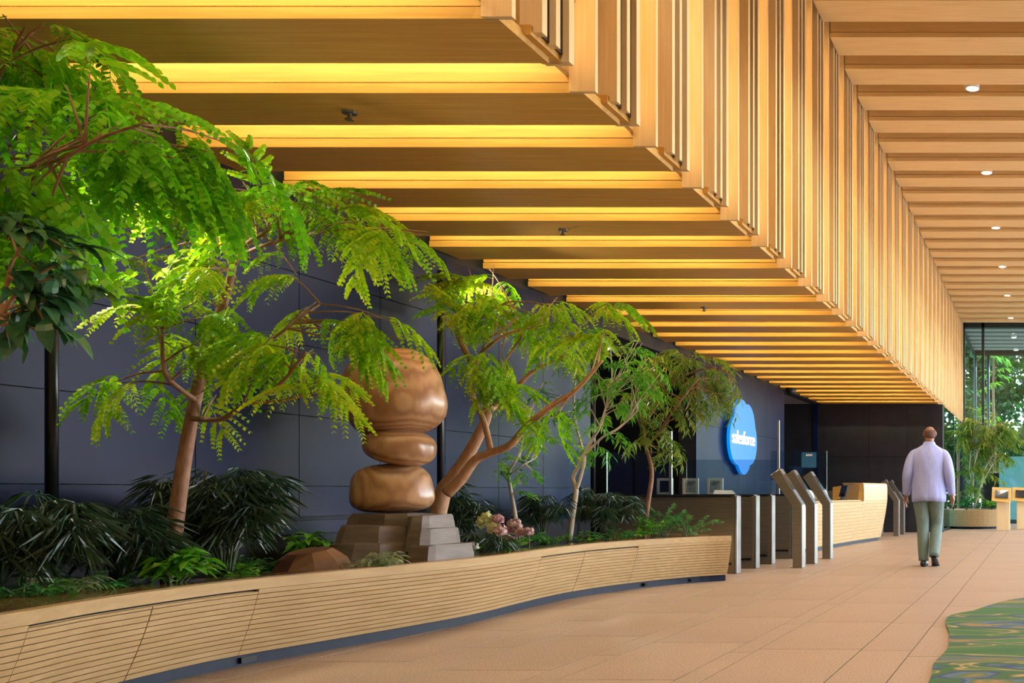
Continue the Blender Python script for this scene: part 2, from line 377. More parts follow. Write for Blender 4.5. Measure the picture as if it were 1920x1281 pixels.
# downlights in the ceiling grooves
lens = MB(); hous = MB()
R = .085
lens.loft([[(cos(2 * pi * q / 20) * R * .8, sin(2 * pi * q / 20) * R * .8, z) for q in range(20)] for z in (.012, .02)])
hous.loft([[(cos(2 * pi * q / 20) * r, sin(2 * pi * q / 20) * r, z) for q in range(20)] for r, z in ((R * .82, 0), (R, 0), (R, .14), (R * .82, .14), (R * .82, 0))], cap=False)
lens_me = lens.mesh('lens', M['lens'], False); hous_me = hous.mesh('housing', M['white'], True)
dl = bpy.data.lights.new('downlight_beam', 'SPOT'); dl.energy = DOWN_W; dl.color = DOWN_C; dl.spot_size = radians(125); dl.spot_blend = .8; dl.shadow_soft_size = .07
ordn = ['nearest the camera', 'second from the camera', 'third from the camera', 'fourth from the camera', 'fifth from the camera', 'sixth and last before the glass front']
for n, k in enumerate(range(-13 + 1, 29, 4)):
    y = Y0 + PITCH * k + BOARD + (PITCH - BOARD) / 2
    if y > YF: break
    vis = y > 10
    if vis:
        t = thing('downlight', 'round glowing downlight in a wood ceiling groove, ' + ordn[(k - 8) // 4], 'ceiling light', (-.80, y, ZH + .02), 0, 'downlights in the high wood ceiling')
        link('lens', lens_me, t); link('housing', hous_me, t)
    else:
        t = None
    o = bpy.data.objects.new('downlight_beam', dl); COL.objects.link(o)
    if t: o.parent = t; o.location = (0, 0, -.01)
    else: o.location = (-.80, y, ZH)
    o2 = bpy.data.objects.new('downlight_beam', dl); COL.objects.link(o2); o2.location = (2.6, y, ZH)

# ------------------------------------------------------------------ outdoor canopy beyond the glass
can = struct('canopy_slab', box(XS, 7, YF + .1, 33.7, ZH + .3, ZH + .4), M['grey_slat'])
cb = box(0, 7 - XS, 0, .40, 0, .25).mesh('slat', M['grey_slat'])
for k in range(31, 38):
    y = Y0 + PITCH * k
    if y < 33.3: link('slat', cb, can, (XS, y, ZH))
obj('edge_beam', box(XS - .1, XS, YF + .1, 33.7, ZH - .05, ZH + .4), M['dark_frame'], can)
obj('edge_beam', box(XS - .1, 7, 33.6, 33.7, ZH - .1, ZH + .4), M['dark_frame'], can)
for n, y in enumerate((30.2, 32.9)):
    t = thing('downlight', 'round glowing downlight under the grey canopy outside, ' + ('nearer the glass' if n == 0 else 'nearer the garden'), 'ceiling light', (-.80, y, ZH - .03), 0, 'downlights under the outdoor canopy')
    link('lens', lens_me, t); link('housing', hous_me, t)

# glass front, side glass, right-hand window wall
w1 = MB()
for x in (XS, -1.64, .2, 2.4, 4.6, 6.9): w1.box(x - .04, x + .04, YF - .05, YF + .09, 0, ZH + .3)
w1.box(XS, 7, YF - .05, YF + .09, 0, .08); w1.box(XS, 7, YF - .05, YF + .09, ZH - .02, ZH + .4)
win1 = struct('window_1', w1, M['dark_frame'])
for a, b in zip((XS, -1.64, .2, 2.4, 4.6), (-1.64, .2, 2.4, 4.6, 6.9)): obj('pane', box(a + .04, b - .04, YF + .01, YF + .02, .08, ZH - .02), M['glass'], win1)
w2 = MB()
for y in (YB + .3, 25.4, YF - .1): w2.box(XS - .05, XS - .01, y - .03, y + .03, 0, ZL)
w2.box(XS - .05, XS - .01, YB + .3, YF - .1, 0, .06)
win2 = struct('window_2', w2, M['dark_frame'])
for a, b in ((YB + .33, 25.37), (25.43, YF - .13)): obj('pane', box(XS - .035, XS - .025, a, b, .06, ZL), M['glass_teal'], win2)
w3 = MB()
for y in range(8, 29, 3): w3.box(6.95, 7.05, y - .05, y + .05, 0, ZH)
w3.box(6.95, 7.05, 8, YF, 0, .1)
struct('wall_right', box(6.95, 7.15, -4, 8, 0, ZH + .5), M['plaster']); w3.box(6.95, 7.05, -4, YF, 4.9, ZH + .5)
win3 = struct('window_3', w3, M['dark_frame'])
struct('wall_front', box(-9.3, 7, -4.2, -4, 0, ZH + .5), M['plaster'])
for x, nm, lb in ((XS, 0, 'dark slender canopy post at the corner beyond the glass'), (-1.76, 1, 'dark slender canopy post right of the corner post')):
    o = MB(); o.box(x - .045, x + .045, 33.5, 33.6, -.03, ZH - .1)
    t = thing('canopy_post', lb, 'post', (x, 33.55, -.03))
    oo = MB(); oo.tube([(0, 0, 0), (0, 0, ZH - .05)], .05, 12, 1); obj('shaft', oo, M['dark_frame'], t, sm=True)
    oo = MB(); oo.box(-.09, .09, -.09, .09, 0, .03); obj('foot_plate', oo, M['dark_frame'], t)
t = thing('glass_screen', 'teal frosted glass screen outside behind the far kiosk', 'screen', (-.45, 31.0, -.03))
obj('sheet', box(-.85, 2.2, 0, .03, .05, 2.05), mixed('teal_frosted', (.16, .36, .34), (.20, .42, .40), ns=2, rough=.25), t)
obj('base_rail', box(-.85, 2.2, -.03, .06, 0, .07), M['dark_frame'], t)

# ------------------------------------------------------------------ curved slatted planter
TOP = .47; INS = .13
ctrl = [(1.2, -3.55), (2.6, -3.62), (3.62, -3.80), (4.2, -3.96), (4.96, -4.06), (5.55, -3.99), (6.2, -3.89), (6.7, -3.83), (7.1, -3.83), (7.5, -3.86), (8.0, -3.89), (8.5, -3.87), (9.0, -3.77), (9.5, -3.58), (9.85, -3.36), (10.05, -3.14)]
def curve_pts(ctrl, n=110):
    pts = [Vector((x, y, 0)) for y, x in ctrl]; pts, _ = smooth(pts, [0] * len(pts), 12)
    L = [0]
    for a, b in zip(pts[:-1], pts[1:]): L.append(L[-1] + (b - a).length)
    out = []; j = 0
    for i in range(n + 1):
        s = L[-1] * i / n
        while j < len(L) - 2 and L[j + 1] < s: j += 1
        t = (s - L[j]) / max(L[j + 1] - L[j], 1e-9); out.append(pts[j].lerp(pts[j + 1], t))
    return out
class Path:
    """a plan curve that can be offset along its outward normal"""
    def __init__(s, pts):
        s.p = pts; s.n = []
        for i in range(len(pts)):
            t = (pts[min(i + 1, len(pts) - 1)] - pts[max(i - 1, 0)]).normalized(); s.n.append(Vector((t.y, -t.x, 0)))
    def at(s, i, off, z): return s.p[i] + s.n[i] * off + Vector((0, 0, z))
    def strip(s, i0, i1, prof):
        """sweep a closed (offset, z) profile between samples i0..i1"""
        m = MB(); m.loft([[s.at(i, o, z) for o, z in prof] for i in range(i0, i1 + 1)]); return m
def lean(z, top, inset): return -inset * max(0, (top - z) / (top - .06)) ** 1.35
path = Path(curve_pts(ctrl))
NP = len(path.p) - 1
def idx_at(u, z):   # sample of the path that lies at photo column u
    return min(range(NP + 1), key=lambda i: abs(PU + F * path.at(i, lean(z, TOP, INS), 0).x / path.at(i, 0, 0).y - u))
planter = thing('planter', 'long curved light oak planter bench with slatted front along the slate wall', 'planter', (-4.2, 6.5, 0))
planter_inv = Matrix.Translation((4.2, -6.5, 0))
def pobj(name, mb, m, parent, sm=False):
    mb.v = [tuple(Vector(v) + Vector((4.2, -6.5, 0))) for v in mb.v] if parent is not None else mb.v
    return obj(name, mb, m, parent, sm=sm)
NS, ZB, ZD = 13, .065, .415
splits = [0, idx_at(30, .25), idx_at(262, .25), idx_at(480, .25), idx_at(1008, .25), idx_at(1088, .25), idx_at(1185, .25), NP]
sl = (ZD - ZB) / NS
for q in range(7):
    i0, i1 = splits[q], splits[q + 1]; door = q in (1, 2, 4, 5); par = planter
    if door:
        par = path.strip(i0, i1, [(lean(ZB, TOP, INS) - .03, ZB), (lean(ZB, TOP, INS) - .022, ZB), (lean(ZD, TOP, INS) - .022, ZD - .012), (lean(ZD, TOP, INS) - .03, ZD - .012)])
        par = pobj('access_door', par, M['oak_y'], planter)
    for r in range(NS):
        z0 = ZB + r * sl; z1 = z0 + sl - .0035
        if door and r == NS - 1: z1 -= .012
        m = MB(); rings = []
        gap = .0035 if door else .0
        for i in range(i0, i1 + 1):
            rg = [path.at(i, lean(z, TOP, INS) + o, z) for o, z in ((-.022, z0), (0, z0), (0, z1), (-.022, z1))]
            if gap and i in (i0, i1):
                t = (path.p[min(i + 1, NP)] - path.p[max(i - 1, 0)]).normalized() * (gap if i == i0 else -gap); rg = [p + t for p in rg]
            rings.append(rg)
        m.loft(rings)
        if door:
            m.v = [tuple(Vector(v) + Vector((4.2, -6.5, 0))) for v in m.v]; obj('slat', m, M['oak_y'], par)
        else: pobj('slat', m, M['oak_y'], planter)
pobj('backing', path.strip(0, NP, [(lean(ZB, TOP, INS) - .045, ZB), (lean(ZB, TOP, INS) - .031, ZB), (lean(ZD, TOP, INS) - .031, ZD), (lean(ZD, TOP, INS) - .045, ZD)]), M['black_wall'], planter)
f0 = lean(ZD, TOP, INS)
for a, b in ((0, 55), (55, NP)):
    pobj('fascia', path.strip(a, b, [(f0 - .03, ZD - .0015), (f0, ZD - .0015), (lean(.43, TOP, INS), .435), (0, TOP - .003), (-.004, TOP), (-.05, TOP), (-.05, ZD - .0015)]), M['oak_y'], planter)
def rimw(i):
    y = path.p[i].y; return .16 + .26 * max(0, min(1, (5.4 - y) / 1.2))
m = MB(); m.loft([[path.at(i, -.052, TOP - .03), path.at(i, -.052, TOP + .001), path.at(i, -.052 - rimw(i), TOP + .001), path.at(i, -.052 - rimw(i), TOP - .03)] for i in range(NP + 1)])
pobj('bench_top', m, M['oak_dark'], planter)
m = MB(); m.loft([[path.at(i, lean(0, TOP, INS) - .01 - o, z) for o, z in ((0, 0), (0, ZB - .004), (.03, ZB - .004), (.03, 0))] for i in range(NP + 1)])
pobj('plinth', m, M['plinth'], planter)
# far end of the planter, turning back to the wall
tip = path.at(NP, 0, 0); tipb = path.at(NP, lean(ZB, TOP, INS), 0)
e = MB(); e.loft([[(tipb.x, tipb.y, ZB), (tip.x, tip.y, TOP), (tip.x - .05, tip.y - .03, TOP), (tipb.x - .05, tipb.y - .03, ZB)],
                  [(-4.93, 10.75, ZB), (-4.93, 10.85, TOP), (-4.93, 10.78, TOP), (-4.93, 10.68, ZB)]])
pobj('end_panel', e, M['oak_y'], planter)
sb = MB()
for i in range(0, NP):
    a, b = path.at(i, -.05, .37), path.at(i + 1, -.05, .37)
    sb.poly([a, b, (-4.92, b.y + .01, .37), (-4.92, a.y, .37)])
sb.poly([path.at(NP, -.05, .37), (-4.92, 10.7, .37), (-4.92, path.p[NP].y, .37)])
pobj('soil', sb, M['soil'], planter)
for u, z0, w in ((470, .02, .10), (1208, .02, .09), (1290, .02, .05)):
    i = idx_at(u, .03); c = path.at(i, lean(0, TOP, INS) - .012, .03)
    m = MB(); m.box(c.x - .01, c.x + .012, c.y - w / 2, c.y + w / 2, z0 - .005, z0 + .025); pobj('socket', m, M['black_metal'], planter)

# ------------------------------------------------------------------ slender pole lamps by the wall
for u, vt, lb in ((97, 330, 'tall black pole lamp behind the dark shrubs, leftmost of three'), (826, 508, 'tall black pole lamp standing just right of the carved wooden sculpture'), (1112, 630, 'tall black pole lamp behind the pale stemmed tree, farthest of three')):
    X = -4.78; D = X / (u - PU); zt = EYE - (vt - PV) * D; zt = min(zt, 2.68)
    t = thing('pole_lamp', lb, 'lamp', (X, F * D, .37), 0, 'black pole lamps along the slate wall')
    m = MB(); m.tube([(0, 0, 0), (0, 0, zt - .37)], .025, 16, 1); obj('pole', m, M['black_metal'], t, sm=True)
    m = MB(); m.tube([(0, 0, 0), (0, 0, .02)], .07, 16, 1); obj('base_plate', m, M['black_metal'], t)
    m = MB(); m.tube([(0, 0, zt - .40), (.10, .0, zt - .40), (.13, 0, zt - .43)], .012, 8, 3); obj('bracket', m, M['black_metal'], t, sm=True)
    m = MB(); m.tube([(.11, 0, zt - .44), (.17, 0, zt - .50)], .035, 14, 1); h = obj('lamp_head', m, M['black_metal'], t)
    m = MB(); m.tube([(.168, 0, zt - .498), (.174, 0, zt - .504)], .030, 14, 1); obj('lamp_lens', m, M['lamp_lens'], t)
    pl = bpy.data.lights.new('lamp_beam', 'SPOT'); pl.energy = POLE_W; pl.color = (1, .90, .72); pl.spot_size = radians(150); pl.spot_blend = .6; pl.shadow_soft_size = .04
    po = bpy.data.objects.new('lamp_beam', pl); COL.objects.link(po); po.parent = t; po.location = (.20, 0, zt - .47 - .37 + .37); po.rotation_euler = (0, radians(-50), 0)

# ------------------------------------------------------------------ foliage pieces
def leaf_pts(base, d, nrm, L, w, droop=0., k=3):
    """outline of one leaf: list of points left side up, right side down"""
    d = d.normalized(); s = d.cross(nrm).normalized(); l, r = [], []
    prof = {2: (.0, 1., .9, 0), 3: (0, .8, 1, .55, 0)}[k]
    n = len(prof) - 1
    mid = []
    for i, q in enumerate(prof):
        t = i / n; c = base + d * L * t + Vector((0, 0, -droop * L * t * t)); mid.append(c)
        if q > 0: l.append(c + s * w * q / 2); r.append(c - s * w * q / 2)
    return [mid[0]] + l + [mid[-1]] + r[::-1]
def frond_mesh(seed, m, name='frond', L=.27, pairs=4, pin=.18, nl=9, ll=.031, lw=.025):
    """bipinnate leaf: arching stalk, paired side stalks, rows of oblong leaflets"""
    rnd = random.Random(seed); mb = MB(); rp = []
    for i in range(7):
        t = i / 6; rp.append(Vector((L * t, .02 * sin(t * 2 + seed), .04 * t - .17 * L / .27 * t * t)))
    mb.tube(rp, [.0025] * 7, 3, 1)
    ends = []
    for j in range(pairs):
        t = .22 + .78 * j / (pairs - 1); i = min(int(t * 6), 5); b = rp[i].lerp(rp[i + 1], t * 6 - i); tn = (rp[i + 1] - rp[i]).normalized()
        for sgn in (-1, 1):
            a = radians(rnd.uniform(40, 74) - 30 * t) * sgn
            ends.append((b, Vector((cos(a), sin(a), 0)) * 1 + Vector((0, 0, tn.z * .6)), pin * rnd.uniform(.8, 1.1) * (.8 + .3 * sin(pi * t))))
    for b, d, PL in ends:
        d.normalize(); nq = nl; pts = []
        for q in range(nq + 1):
            s = q / nq; pts.append(b + d * PL * s + Vector((0, 0, -.75 * PL * s * s)))
        mb.tube(pts[::2], .0014, 3, 1)
        for q in range(1, nq + 1):
            c = pts[q]; tg = (pts[q] - pts[q - 1]).normalized(); sd_ = tg.cross(Vector((0, 0, 1))).normalized()
            for sgn in (-1, 1):
                ld_ = (sd_ * sgn + tg * .75 + Vector((0, 0, -.30 + rnd.uniform(-.2, .15)))).normalized()
                up = Vector((rnd.uniform(-.25, .25), rnd.uniform(-.25, .25), 1))
                lsz = ll * (.72 + .4 * sin(pi * (q / nq) ** .8)) * rnd.uniform(.85, 1.1)
                mb.poly(leaf_pts(c, ld_, up, lsz, lw * lsz / ll, .25, 2))
    return mb.mesh(name, m)
def spray_mesh(seed, m, name='leaf_spray', L=.22, n=11, ll=.10, lw=.020, droop=.6, spread=1.0, lift=.0):
    """twig with alternating lance-shaped leaves"""
    rnd = random.Random(seed); mb = MB(); rp = [Vector((L * t, .02 * sin(3 * t + seed), lift * L * t - .35 * L * t * t)) for t in (0, .25, .5, .75, 1)]
    mb.tube(rp, [.003, .0025, .002, .0015, .001], 3, 1)
    for j in range(n):
        t = .12 + .88 * j / (n - 1); i = min(int(t * 4), 3); b = rp[i].lerp(rp[i + 1], t * 4 - i)
        a = (1 if j % 2 else -1) * radians(rnd.uniform(30, 75)) * spread * (1 - .5 * (j == n - 1))
        d = Vector((cos(a), sin(a), rnd.uniform(-.5, .25)))
        mb.poly(leaf_pts(b, d, Vector((rnd.uniform(-.5, .5), rnd.uniform(-.5, .5), 1)), ll * rnd.uniform(.75, 1.15), lw * rnd.uniform(.8, 1.15), droop, 3))
    return mb.mesh(name, m)
def whorl_mesh(seed, m, name='leaf', n=10, ll=.16, lw=.0095, pet=.11):
    """finger-like leaf: stalk and a ring of narrow drooping leaflets"""
    rnd = random.Random(seed); mb = MB(); c = Vector((pet, 0, .03)); mb.tube([(0, 0, 0), (pet * .5, 0, .03), c], .0022, 3, 1)
    for j in range(n):
        a = 2 * pi * j / n + rnd.uniform(-.2, .2); L = ll * rnd.uniform(.7, 1.1) * (1 if abs(a - pi) > .9 else .75)
        d = Vector((cos(a), sin(a), rnd.uniform(.05, .4))); s = d.cross(Vector((0, 0, 1))).normalized()
        pts = [(c + d * L * t + Vector((0, 0, -1.0 * L * t * t))) for t in (0, .3, .6, 1)]
        w = (.35, .9, .8, 0)
        mb.poly([pts[0], pts[1] + s * lw * .5, pts[2] + s * lw * .45, pts[3], pts[2] - s * lw * .45, pts[1] - s * lw * .5])
    return mb.mesh(name, m)
def broad_mesh(seed, m, name='leaf', ll=.13, lw=.055):
    rnd = random.Random(seed); mb = MB(); rows_ = []
    for t, w in ((0, .03), (.12, .35), (.3, .85), (.5, 1), (.7, .85), (.88, .45), (1, .02)):
        x = ll * t; z = .02 * sin(t * pi) - .25 * ll * t * t
        rows_.append([(x, -lw / 2 * w, z + .006 * w), (x, 0, z), (x, lw / 2 * w, z + .006 * w)])
    mb.loft(rows_, closed=False); mb.tube([(-.04, 0, .006), (0, 0, 0)], .002, 3, 1)
    return mb.mesh(name, m)
FR = {k: [frond_mesh(s, M[k]) for s in range(4)] for k in ('albizia', 'albizia_fresh')}
SPR = {k: [spray_mesh(s + 10, M[k]) for s in range(3)] for k in ('eucalypt', 'olive')}
SPR['eucalypt_small'] = [spray_mesh(s + 20, M['eucalypt'], L=.16, n=9, ll=.075, lw=.026, droop=.3) for s in range(3)]
WH = [whorl_mesh(s, M['aralia']) for s in range(4)]
BR = [broad_mesh(s, M['broad'], ll=.13 + .02 * s, lw=.05 + .006 * s) for s in range(3)]

def dirrot(d, roll=0.):
    """rotation that points local +X along d with local +Z kept near up"""
    d = d.normalized(); z = Vector((0, 0, 1)); y = z.cross(d)
    if y.length < .05: y = Vector((0, 1, 0))
    y.normalize(); z = d.cross(y); mt = Matrix((d, y, z)).transposed()
    return (mt @ Matrix.Rotation(roll, 3, 'X')).to_euler()

def tree(name, label, D0, skel, clusters, bark, meshes, per=6, sc=1.0, seed=1, zmin=.45, spread=.55, leafname=None, down=-.15, base=None, group=None, xmin=XW + .22, dens=1., aim=None):
    """skel: list of (name, [(u, v, dD, width_px), ...]); clusters: (u, v, ru, rv, n, dD)"""
    rnd = random.Random(seed)
    b0 = base if base is not None else P(skel[0][1][0][0], skel[0][1][0][1], D0 + skel[0][1][0][2])
    t = thing(name, label, 'tree', b0, 0, group); segs = []
    for nm, pts in skel:
        p3 = [P(u, v, D0 + d) for u, v, d, w in pts]; rr = [w * D0 / 2 for u, v, d, w in pts]
        for q in p3: q.x = max(q.x, xmin)
        m = MB(); m.tube([p - b0 for p in p3], rr, 9, 5); obj(nm, m, bark, t, sm=True)
        ps, rs = smooth(p3, rr, 5); segs += [(p, r) for p, r in zip(ps, rs)]
    for (u, v, ru, rv, n, dD) in clusters:
        n = max(2, round(n * dens))
        c = P(u, v, D0 + dD); c.x = max(c.x, xmin)
        near = min(segs, key=lambda s: (s[0] - c).length + (.25 if s[1] > .02 else 0)); s0 = near[0]
        tw = MB(); made = []
        tips = []; srcs = []
        nt_ = max(2, n // (7 if leafname == 'leaf' else 3))
        for q in range(nt_):
            a = rnd.uniform(0, 2 * pi); r_ = sqrt(rnd.uniform(.05, 1)) * .8
            dd = rnd.uniform(-spread, spread) * ru * D0
            tp = P(u + ru * r_ * cos(a), v + rv * r_ * sin(a), D0 + dD); tp += Vector((0, dd, 0)); tp.x = max(tp.x, xmin); tips.append(tp)
            mid = s0.lerp(tp, .5) + Vector((0, 0, .06 * (tp - s0).length))
            cand = sorted(segs, key=lambda s: (s[0] - tp).length + (.25 if s[1] > .02 else 0))[:9]; sq_ = rnd.choice(cand)[0]; srcs.append(sq_)
            mid = sq_.lerp(tp, .5) + Vector((0, 0, .05 * (tp - sq_).length))
            tw.tube([sq_ - b0, mid - b0, tp - b0], [min(near[1], .007), .0045, .0025], 5, 4)
        obj('twig', tw, bark, t, sm=True)
        cc = s0.lerp(c, .35)
        for q in range(n):
            tp = tips[q % nt_]; st = srcs[q % nt_].lerp(tp, rnd.uniform(.5, 1.0)); st.z += .02
            d = (tp - cc); d.z *= .35
            if d.length < .02: d = Vector((1, 0, 0))
            d = d.normalized() + Vector((rnd.gauss(0, .55), rnd.gauss(0, .55), rnd.uniform(-.3, .2) + down))
            if aim: d += Vector(aim)
            if st.x < xmin + .2 and d.x < 0: d.x *= -1
            me = rnd.choice(meshes)
            link(leafname or me.name.split('.')[0], me, t, st - b0, dirrot(d, rnd.uniform(-.4, .4)), sc * rnd.uniform(.75, 1.15))
    return t

# ------------------------------------------------------------------ trees in the planter
tree('acacia_tree', 'feathery bright green tree reaching in from the left edge, highest foliage', .0021,
     [('trunk', [(-230, 1180, 0, 26), (-225, 900, 0, 24), (-205, 640, 0, 20), (-150, 430, 0, 17), (-90, 340, 0, 14)]),
      ('branch', [(-90, 340, 0, 12), (0, 302, .0001, 10), (70, 290, .0001, 8), (130, 270, .0001, 6), (165, 225, .0001, 4)]),
      ('branch', [(-90, 340, 0, 11), (20, 318, 0, 8), (110, 300, -.0001, 7), (190, 258, -.0001, 6), (275, 230, -.0001, 4)]),
      ('branch', [(0, 302, .0001, 7), (40, 250, .0001, 6), (80, 215, .0001, 5), (100, 160, .0001, 4)]),
      ('branch', [(-150, 430, 0, 10), (-60, 250, 0, 8), (10, 120, 0, 6), (60, 60, 0, 4)])],
     [(10, 15, 50, 25, 8, 0), (55, 45, 40, 25, 6, 0), (415, 285, 30, 22, 7, .0001), (20, 70, 70, 60, 7, 0), (110, 80, 60, 55, 7, 0), (150, 130, 60, 50, 8, -.0001), (60, 150, 60, 50, 6, .0001), (190, 180, 50, 45, 7, 0), (110, 215, 60, 40, 6, .0001),
      (40, 235, 50, 40, 5, 0), (230, 240, 45, 35, 6, 0), (310, 270, 55, 45, 8, .0001), (370, 290, 50, 45, 7, .0001), (280, 320, 50, 30, 5, .0001), (230, 300, 40, 30, 3, .0001),
      (45, 320, 35, 20, 9, -.0001), (75, 360, 35, 30, 10, -.0001), (115, 405, 30, 30, 8, -.0001), (20, 320, 40, 25, 3, 0), (160, 260, 40, 30, 4, 0)],
     M['bark'], FR['albizia_fresh'], sc=.95, seed=3, down=-.2, dens=.45, aim=(.45, 0, -.2), base=P(-230, 1180, .0021))

tree('rubber_tree', 'dark green broad leaved plant reaching in at the left edge below the feathery foliage', .00188,
     [('trunk', [(-130, 1190, 0, 16), (-120, 900, 0, 14), (-60, 680, 0, 11), (0, 595, 0, 9), (40, 535, 0, 6)]),
      ('branch', [(-60, 680, 0, 8), (10, 600, .0001, 6), (60, 590, .0001, 4), (100, 580, .0001, 3)]),
      ('branch', [(0, 595, 0, 7), (20, 500, 0, 5), (45, 450, 0, 4), (30, 410, 0, 3)])],
     [(20, 430, 50, 40, 14, 0), (70, 480, 60, 45, 18, 0), (130, 510, 45, 45, 16, 0), (30, 530, 45, 40, 14, 0), (90, 570, 50, 40, 16, 0), (150, 555, 40, 30, 10, .0001), (20, 620, 30, 30, 8, 0), (100, 620, 40, 25, 8, 0)],
     M['bark_tan'], BR, sc=.78, seed=5, down=-.25, leafname='leaf', dens=1.5, base=P(-130, 1190, .0020))

tree('acacia_tree', 'feathery yellow green tree with a slanting tan trunk left of the carved wooden sculpture', .0027,
     [('trunk', [(316, 1112, 0, 30), (325, 1010, 0, 27), (340, 900, 0, 24), (358, 790, 0, 21), (380, 690, 0, 18), (400, 620, 0, 16), (425, 550, 0, 14), (438, 490, 0, 12)]),
      ('branch', [(438, 495, 0, 11), (466, 455, 0, 9), (505, 428, 0, 7), (485, 385, .0001, 5), (475, 355, .0001, 3)]),
      ('branch', [(436, 505, 0, 8), (425, 480, .00005, 7), (405, 440, .00005, 5), (385, 410, .00005, 3)]),
      ('branch', [(445, 482, 0, 8), (490, 462, -.0001, 6), (550, 445, -.0001, 5), (610, 435, -.0002, 4)]),
      ('branch', [(369, 752, 0, 9), (319, 714, -.0001, 8), (306, 680, -.0001, 7), (303, 616, -.0001, 5), (290, 580, -.0001, 3)]),
      ('branch', [(360, 785, 0, 11), (415, 786, -.0001, 9), (457, 760, -.0002, 8), (510, 733, -.0002, 7), (547, 696, -.0002, 5), (575, 660, -.0002, 3)]),
      ('branch', [(465, 757, -.0002, 6), (532, 751, -.0002, 5), (590, 735, -.0002, 4)]),
      ('branch', [(457, 757, -.0002, 5), (476, 706, -.0002, 4), (478, 664, -.0002, 3)]),
      ('branch', [(388, 700, 0, 9), (452, 669, .00005, 8), (505, 640, .00005, 7), (558, 600, .00005, 5), (600, 570, .0001, 4)])],
     [(370, 350, 55, 28, 6, .0001), (440, 345, 60, 28, 7, 0), (500, 370, 60, 35, 8, 0), (560, 385, 60, 35, 8, -.0001), (620, 410, 60, 38, 8, -.0001), (690, 400, 50, 28, 7, -.0001), (740, 420, 45, 30, 7, -.0002), (780, 445, 32, 25, 4, -.0002), (345, 390, 40, 22, 4, 0), (590, 345, 40, 15, 3, -.0001), (420, 395, 40, 25, 5, .0001), (680, 450, 40, 25, 4, -.0001), (470, 410, 40, 20, 3, 0),
      (230, 505, 50, 22, 5, 0), (290, 510, 50, 25, 6, -.0001), (350, 530, 45, 30, 5, -.0001), (395, 580, 45, 30, 6, -.0001), (300, 580, 40, 25, 3, -.0001), (385, 495, 25, 15, 2, 0),
      (430, 620, 50, 28, 6, 0), (340, 635, 45, 28, 5, -.0001), (390, 650, 40, 22, 4, -.0001),
      (575, 525, 30, 18, 4, .0001), (590, 570, 25, 18, 2, .0001), (540, 635, 45, 28, 5, -.0002), (590, 660, 40, 30, 6, -.0002), (610, 710, 35, 28, 5, -.0002), (590, 750, 30, 22, 3, -.0002),
      (650, 605, 50, 22, 6, .0001), (715, 605, 45, 20, 6, .0001), (750, 625, 28, 20, 3, .0001), (660, 650, 35, 25, 4, .0001), (235, 718, 45, 18, 5, -.0001), (385, 735, 35, 15, 3, 0), (520, 690, 30, 25, 3, -.0002)],
     M['bark'], FR['albizia'], sc=.70, seed=11, down=-.12, dens=.78)

tree('acacia_tree', 'feathery green tree with forked reddish trunks right of the carved wooden sculpture', .0041,
     [('trunk', [(812, 1010, 0, 30), (830, 925, 0, 28), (846, 900, 0, 25), (874, 859, 0, 22), (901, 809, 0, 19), (914, 772, 0, 16), (911, 722, 0, 13), (894, 695, 0, 12), (867, 648, 0, 10), (856, 618, 0, 8), (850, 590, 0, 5)]),
      ('branch', [(838, 925, -.0001, 22), (864, 900, -.0001, 19), (891, 863, -.0001, 16), (921, 849, -.0001, 14), (955, 836, -.0001, 13), (982, 806, -.0001, 12), (1008, 782, -.0002, 11), (1042, 757, -.0002, 10), (1076, 735, -.0002, 8), (1102, 708, -.0002, 7), (1130, 675, -.0002, 4)]),
      ('branch', [(921, 849, -.0001, 11), (908, 792, -.0001, 10), (891, 755, -.0001, 9), (879, 723, -.0001, 8)]),
      ('branch', [(916, 772, 0, 10), (955, 742, .0001, 9), (982, 712, .0001, 8), (1008, 691, .0001, 7), (1052, 671, .0001, 6), (1069, 661, .0001, 5), (1089, 611, .0001, 3)]),
      ('branch', [(864, 640, 0, 7), (891, 608, .0001, 6), (921, 581, .0001, 5), (955, 566, .0001, 4)]),
      ('branch', [(890, 690, 0, 7), (904, 658, 0, 6), (918, 634, 0, 5), (941, 621, 0, 4), (970, 595, 0, 3)]),
      ('branch', [(904, 660, 0, 6), (941, 631, -.0001, 5), (975, 619, -.0001, 4), (1008, 614, -.0001, 3)]),
      ('branch', [(945, 680, .0001, 4), (965, 650, .0001, 4), (978, 632, -.0001, 4), (975, 619, -.0001, 3)])],
     [(800, 545, 40, 22, 6, 0), (850, 560, 40, 25, 6, 0), (815, 595, 35, 25, 4, 0), (870, 600, 35, 25, 5, 0), (900, 525, 45, 25, 6, .0001), (955, 545, 45, 28, 7, .0001), (985, 580, 45, 30, 7, .0001), (1030, 560, 45, 28, 7, .0001), (1080, 590, 45, 30, 7, 0), (1130, 580, 40, 30, 7, 0), (1150, 620, 35, 28, 6, -.0001), (1050, 620, 45, 25, 5, 0), (940, 600, 35, 20, 4, 0),
      (890, 665, 40, 22, 6, -.0001), (925, 690, 40, 25, 6, -.0001), (945, 730, 35, 28, 6, -.0001), (930, 760, 30, 22, 4, -.0001), (1010, 655, 25, 18, 2, .0001), (1040, 795, 16, 18, 2, -.0002), (985, 800, 22, 20, 3, -.0002), (890, 510, 25, 15, 3, .0001), (930, 500, 25, 12, 3, .0001)],
     M['bark_tan'], FR['albizia'], sc=.80, seed=21, down=-.12, dens=.78)

